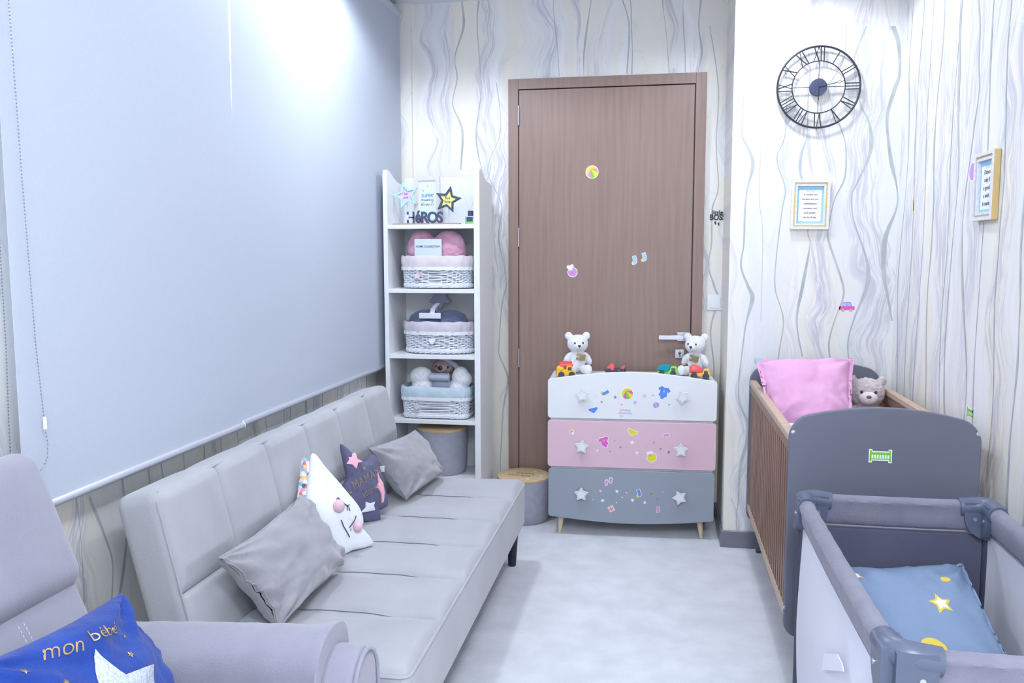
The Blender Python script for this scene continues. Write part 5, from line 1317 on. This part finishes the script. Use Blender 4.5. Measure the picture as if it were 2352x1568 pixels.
def cush_text(wd, q0, q1, hgt, mt):
    u0, v0 = uvp(*q0); u1, v1 = uvp(*q1); b = MB().mat(mt); du, dv = u1-u0, v1-v0; L = hypot(du, dv); du /= L; dv /= L
    cu = bpy.data.curves.new('t', 'FONT'); 
    tmp = MB(); tmp.text(wd, (0, 0, 0), X, Y, Z, 1.0, 0, 0, align='LEFT', fn=lambda x, y_: V((x, y_, 0)), bold=-.008)
    xm = max(v_.x for v_ in tmp.v); k = L/xm
    vs = []
    for v_ in tmp.v:
        x = v_.x*k; y_ = v_.y*hgt+.10*v_.x*k*0; vs.append(sf(max(-.98, min(.98, u0+du*x-dv*y_)), max(-.98, min(.98, v0+dv*x+du*y_)), 1, .002))
    b.add(vs, tmp.f); b.obj('gold_lettering', t, smooth=False)
cush_text('mon', (95, 1500), (190, 1478), .30, M_gold); cush_text('bébé', (204, 1464), (266, 1442), .24, M_gold)

# ================================================================== CRIB
CX0, CX1, CY0, CY1 = .458, 1.088, 3.07, 4.44
crib = thing('baby_crib', 'baby crib with grey ends and walnut slatted sides in the alcove', 'crib', ((CX0+CX1)/2, (CY0+CY1)/2, 0))
def headboard(y0, y1, zb_=.155):
    P = [(CX0+.055-.055*sin(pi/2*k/8), zb_+.055-.055*cos(pi/2*k/8)) for k in range(9)]; P = P[::1]
    tp_ = []; hw_ = (CX1-CX0)/2; xc_ = (CX0+CX1)/2; r_ = .062
    for k in range(41):
        t_ = -cos(pi*k/40); x_ = t_*hw_; dd = max(0, abs(x_)-(hw_-r_)); tp_.append((xc_+x_, .950+.052*(1-abs(t_)**2.0)-(r_-sqrt(max(0, r_*r_-dd*dd)))))
    bt_ = [(CX1-.055+.055*cos(pi/2*k/8), zb_+.055-.055*sin(pi/2*k/8)) for k in range(9)]
    P = P+tp_+bt_
    b = MB().mat(M_cribg); b.prism(P, (0, y1, 0), X, Z, -Y, 0, y1-y0); return b.obj('headboard', crib, bevel=.004, bseg=3, smooth=False)
hb1 = headboard(CY0, CY0+.022); hb2 = headboard(CY1-.022, CY1)
crib_sticker((at(2022, 1047, Y=CY0-.001), X, Z, -Y), .036, hb1)['label'] = 'green crib shaped sticker'
for a, c in ((1822, 992), (2247, 997), (1802, 1395)):
    b = MB().mat(M_chrome); q = at(a, c, Y=CY0); b.lathe([(0, 0), (.008, 0), (.007, .003), (0, .004)], (0, 0, 0), 14, M=Matrix.Translation(q) @ Matrix.Rotation(pi/2, 4, 'X')); b.obj('bolt_cap', crib)
yA, yB = CY0+.022, CY1-.022
for x0, x1 in ((CX0+.004, CX0+.028), (CX1-.028, CX1-.004)):
    b = MB().mat(M_cribr); b.box(x0-.004, x1+.006, yA, yB, .868, .895); b.obj('top_rail', crib, bevel=.004)
    b = MB().mat(M_crib); b.box(x0, x1, yA, yB, .83, .868); b.obj('side_rail', crib, smooth=False, bevel=.002)
    b = MB().mat(M_cribr); b.box(x0, x1, yA, yB, .215, .252); b.obj('bottom_rail', crib, bevel=.003)
    n = 24
    for k in range(n):
        y_ = yA+.02+(yB-yA-.04)*k/(n-1); s_ = MB().mat(M_crib); s_.box(x0+.004, x1-.004, y_-.016, y_+.016, .25, .832); s_.obj('slat', crib, smooth=False)
for x_ in (CX0+.06, CX1-.06):
    for y_ in (CY0+.03, CY1-.03):
        b = MB().mat(M_penpl); b.tube([(x_-.008, y_, .024), (x_+.008, y_, .024)], .024, 18); b.tube([(x_, y_, .04), (x_, y_, .17)], .009, 8); b.obj('castor', crib)
mt_ = MB().mat(mat('mattress_white', (232, 232, 242), .85)); mt_.rbox(CX0+.034, CX1-.034, yA+.008, yB-.008, .50, .60, .03); mt_.obj('mattress', crib)
bs_ = MB().mat(M_cribr); bs_.box(CX0+.03, CX1-.03, yA, yB, .48, .50); bs_.obj('base_board', crib, smooth=False)
# duvet, pillow, teddy
dv = MB().mat(mat('white_duvet', (236, 234, 248), .85, bump=.1, bscale=60)); 
t = thing('white_pillow', 'white pillow lying in the crib under the pink cushion', 'pillow', (.70, 3.72, .60))
cushion(dv, (.50, 3.30, .72), (.98, 3.34, .70), (.98, 3.86, .73), (.50, 3.86, .76), .085, Z, wr=.008, seed=2, pinch=.05); dv.obj('pillow_cover', t, weld=.0004, angle=180)
M_pk = mat('pink_cotton', (224, 168, 206), .85, var=6, scale=6, bump=.15, bscale=70)
q = [at(1772, 985, Y=3.86), at(1957, 962, Y=3.90), at(1963, 821, Y=4.20), at(1732, 823, Y=4.16)]
t, sf, nn_, _ = plain_cushion('pink_cushion', 'large pink cotton cushion with ruffled edge propped in the crib', M_pk, *q, .075, V((0, -1, .4)), wr=.011, seed=11, pinch=.035, flange=.09, N=56)
cr = MB().mat(C('mint_cloth', (176, 206, 216), .85)); u = sf(-.97, .97); cr.add([u+V((-.012, -.006, .008)), u+V((.03, -.012, .006)), u+V((.02, -.012, -.028)), u+V((-.006, -.008, -.02))], [(0, 1, 2, 3)]); cr.add([u+V((-.012, -.003, .008)), u+V((.03, -.009, .006)), u+V((.02, -.009, -.028)), u+V((-.006, -.005, -.02))], [(0, 3, 2, 1)]); cr.obj('corner_patch', t, smooth=False)
M_muz = mat('cream_plush', (240, 228, 228), .9, bump=.3, bscale=150)
tt = teddy('curly beige teddy bear with brown nose sitting in the crib beside the pink cushion', (.975, 4.215, .655), -.12, M_furb, 1.33, None, True, M_muz, disp=.010, ds=.009, nosem=M_nose, vox=.0045, ear=.7)

# ================================================================== PLAYPEN (travel cot)
QX0, QX1, QY0, QY1, QH = .466, 1.02, 1.70, 2.80, .765
pen = thing('travel_cot', 'grey travel cot with padded rails and white mesh sides at the lower right', 'playpen', ((QX0+QX1)/2, (QY0+QY1)/2, 0))
def prail(a, b, sag, name='padded_rail'):
    a, b = V(a), V(b); d = (b-a).normalized(); L = (b-a).length; s_ = d.cross(Z).normalized(); n = 50; K = 18; vs = []; fs = []
    for i in range(n+1):
        t_ = i/n; c = a.lerp(b, t_); w1 = .024+.0025*noise.noise(V((t_*9, a.x*5, 1))); hh2 = .095
        for k in range(K):
            an = 2*pi*k/K; x_ = cos(an)*w1*(1.0 if sin(an) > 0 else .72); 
            z_ = sin(an)*.024 if sin(an) > 0 else -abs(sin(an))**.8*(hh2-.024)
            wv_ = .002*noise.noise(V((t_*22, an*1.5, a.y*3)))+.0015*noise.noise(V((t_*60, an*3, a.x)))
            vs.append(c+s_*(x_+wv_*(1 if x_ > 0 else -1))+Z*(z_-.024-sag*sin(pi*t_)))
    for i in range(n):
        for k in range(K): fs.append((i*K+k, i*K+(k+1) % K, (i+1)*K+(k+1) % K, (i+1)*K+k))
    fs.append(tuple(range(K))); fs.append(tuple(n*K+k for k in reversed(range(K))))
    m_ = MB().mat(M_pen); m_.add(vs, fs); m_.obj(name, pen, angle=60)
    e_ = MB().mat(mat('piping_lilac', (146, 142, 160), .8)); e_.tube([a.lerp(b, k/30)+Z*(-.100-sag*sin(pi*k/30)) for k in range(31)], .0035, 6); e_.obj('rail_piping', pen)
prail((QX0, QY1, QH), (QX1, QY1, QH), .002); prail((QX0, QY0, QH), (QX1, QY0, QH), .002)
prail((QX0, QY0, QH), (QX0, QY1, QH), .008); prail((QX1, QY0, QH), (QX1, QY1, QH), .008)
def corner(x_, y_, sx, sy):
    m_ = MB().mat(M_penpl); c = V((x_, y_, QH-.024))
    L_ = .075; P = []
    for k in range(9): t_ = k/8; P.append(c+V((-sx*L_*(1-t_)**2, -sy*L_*t_**2, .004)))
    P = [c+V((-sx*(L_+.01), 0, .0)), c+V((-sx*L_*.6, 0, .004)), c+V((-sx*L_*.25, -sy*.004, .006)), c+V((-sx*.004, -sy*L_*.25, .006)), c+V((0, -sy*L_*.6, .004)), c+V((0, -sy*(L_+.01), 0))]
    m_.tube(P, [.029, .030, .0305, .0305, .030, .029], 18)
    # rounded cheek plates hanging below the rail
    def cheek(O, ux):
        Q = [(-.004, .022), (.075, .022)]+[(.075*cos(a)-.0, -.02-.075*sin(a)) for a in [pi/2*k/10 for k in range(11)]]+[(-.004, -.095)]
        m_.prism(Q, O, ux, Z, ux.cross(Z), -.027, .027)
    cheek(c, V((-sx, 0, 0))); cheek(c, V((0, -sy, 0)))
    m_.obj('corner_joint', pen, bevel=.006, bseg=3)
    for d, ux in ((V((-sx*.045, -sy*.0, -.03)), V((0, -1, 0))), (V((0, -sy*.045, -.03)), V((-1, 0, 0)))):
        for sg in (-1, 1):
            b = MB().mat(M_chrome); q = c+d+ux*sg*.028; b.tube([q-ux*sg*.002, q+ux*sg*.002], .006, 12); b.obj('screw', pen)
    l_ = MB().mat(M_pentube); l_.tube([c+V((0, 0, -.08)), V((x_, y_, .05)), V((x_+sx*.012, y_+sy*.012, .012))], [.013, .013, .013], 12); l_.obj('leg', pen)
    f_ = MB().mat(M_penpl); f_.tube([V((x_+sx*.0, y_, .075)), V((x_+sx*.012, y_+sy*.012, .03)), V((x_+sx*.02, y_+sy*.02, .0))], [.018, .024, .030], 14); f_.obj('foot', pen)
for x_, sx in ((QX0, -1), (QX1, 1)):
    for y_, sy in ((QY0, -1), (QY1, 1)): corner(x_, y_, sx, sy)
for y_, o_ in ((QY1, -.008), (QY0, .008)):
    b = MB().mat(M_pendk); b.rbox(QX0+.012, QX1-.012, y_-.006, y_+.006, .05, QH-.11, .004); b.obj('end_panel', pen)
M_mesh = bpy.data.materials.new('white_netting'); M_mesh.use_nodes = True; _n = M_mesh.node_tree; bsd = _n.nodes['Principled BSDF']
bsd.inputs['Base Color'].default_value = lin((242, 242, 252)); bsd.inputs['Roughness'].default_value = .9
tp = _n.nodes.new('ShaderNodeBsdfTransparent'); mx = _n.nodes.new('ShaderNodeMixShader'); mx.inputs[0].default_value = .86
_n.links.new(tp.outputs[0], mx.inputs[1]); _n.links.new(bsd.outputs[0], mx.inputs[2]); _n.links.new(mx.outputs[0], _n.nodes['Material Output'].inputs[0])
for x_, s_ in ((QX0, -1), (QX1, 1)):
    m_ = MB().mat(M_mesh); ny, nz = 30, 16; vs = []; fs = []
    for j in range(nz+1):
        for i in range(ny+1):
            u, v = i/ny, j/nz; vs.append((x_+s_*(.030*sin(pi*v)**.7*(sin(pi*u)**.35)+.003*noise.noise(V((u*4, v*4, x_)))), QY0+.012+(QY1-QY0-.024)*u, .05+(QH-.155)*v))
    for j in range(nz):
        for i in range(ny): a = j*(ny+1)+i; fs.append((a, a+1, a+ny+2, a+ny+1))
    m_.add(vs, fs); m_.obj('mesh_side', pen)
pt = MB().mat(mat('white_patch', (240, 240, 250), .8)); C1 = [at(a, b, X=QX0-.032) for a, b in ((1893, 1500), (1925, 1502), (1936, 1525), (1939, 1542), (1890, 1538))]
pt.add(C1+[c+V((-.002, 0, 0)) for c in C1], [(0, 1, 2, 3, 4), (9, 8, 7, 6, 5)]+[(i, (i+1) % 5, 5+(i+1) % 5, 5+i) for i in range(5)]); pt.obj('label_patch', pen, smooth=False)
mtp = MB().mat(M_pen); mtp.rbox(QX0+.014, QX1-.014, QY0+.012, QY1-.012, .30, .335, .01); mtp.obj('raised_mattress', pen)
ft = MB().mat(M_pendk); ft.box(QX0+.014, QX1-.014, QY0+.012, QY1-.012, .05, .062); ft.obj('floor_sheet', pen, smooth=False)
# star cushion inside
M_cb = mat('dusty_blue_cotton', (128, 148, 178), .85, var=4, scale=5, bump=.15, bscale=90)
q = [V((.52, 2.30, .385)), V((.975, 2.30, .375)), at(2212, 1294, Y=2.765), at(1925, 1300, Y=2.765)]
t, sf, nn_, _ = plain_cushion('star_print_cushion', 'dusty blue cushion with yellow and white stars inside the travel cot', M_cb, *q, .055, V((0, -.4, 1)), wr=.008, seed=6, pinch=.05, flange=.05, N=56)
sf_cur = sf
M_ys, M_ws = C('print_yellow', (226, 200, 84), .8), C('print_white', (246, 246, 250), .8)
for (a, b_), r, rot in (((2162, 1385), .14, .2), ((1965, 1322), .115, .5)):
    u, v = uvp(a, b_); b = MB().mat(M_ys); on_cushion(b, [(max(-.95, u+x), min(.93, v+y_)) for x, y_ in star(r*1.25, r*.62, rot=rot)], sf, .0015); b.mat(M_ws); on_cushion(b, [(max(-.95, u+x), min(.93, v+y_)) for x, y_ in star(r*.78, r*.40, rot=rot)], sf, .003); b.obj('star_print', t)
for (a, b_), r in (((2053, 1301), .05), ((2172, 1330), .07), ((2145, 1490), .16)):
    u, v = uvp(a, b_); b = MB().mat(M_ys); on_cushion(b, [(max(-.95, min(.93, u+x)), max(-.95, min(.97, v+y_))) for x, y_ in circ(r, 16)], sf, .0015); b.obj('dot_print', t)
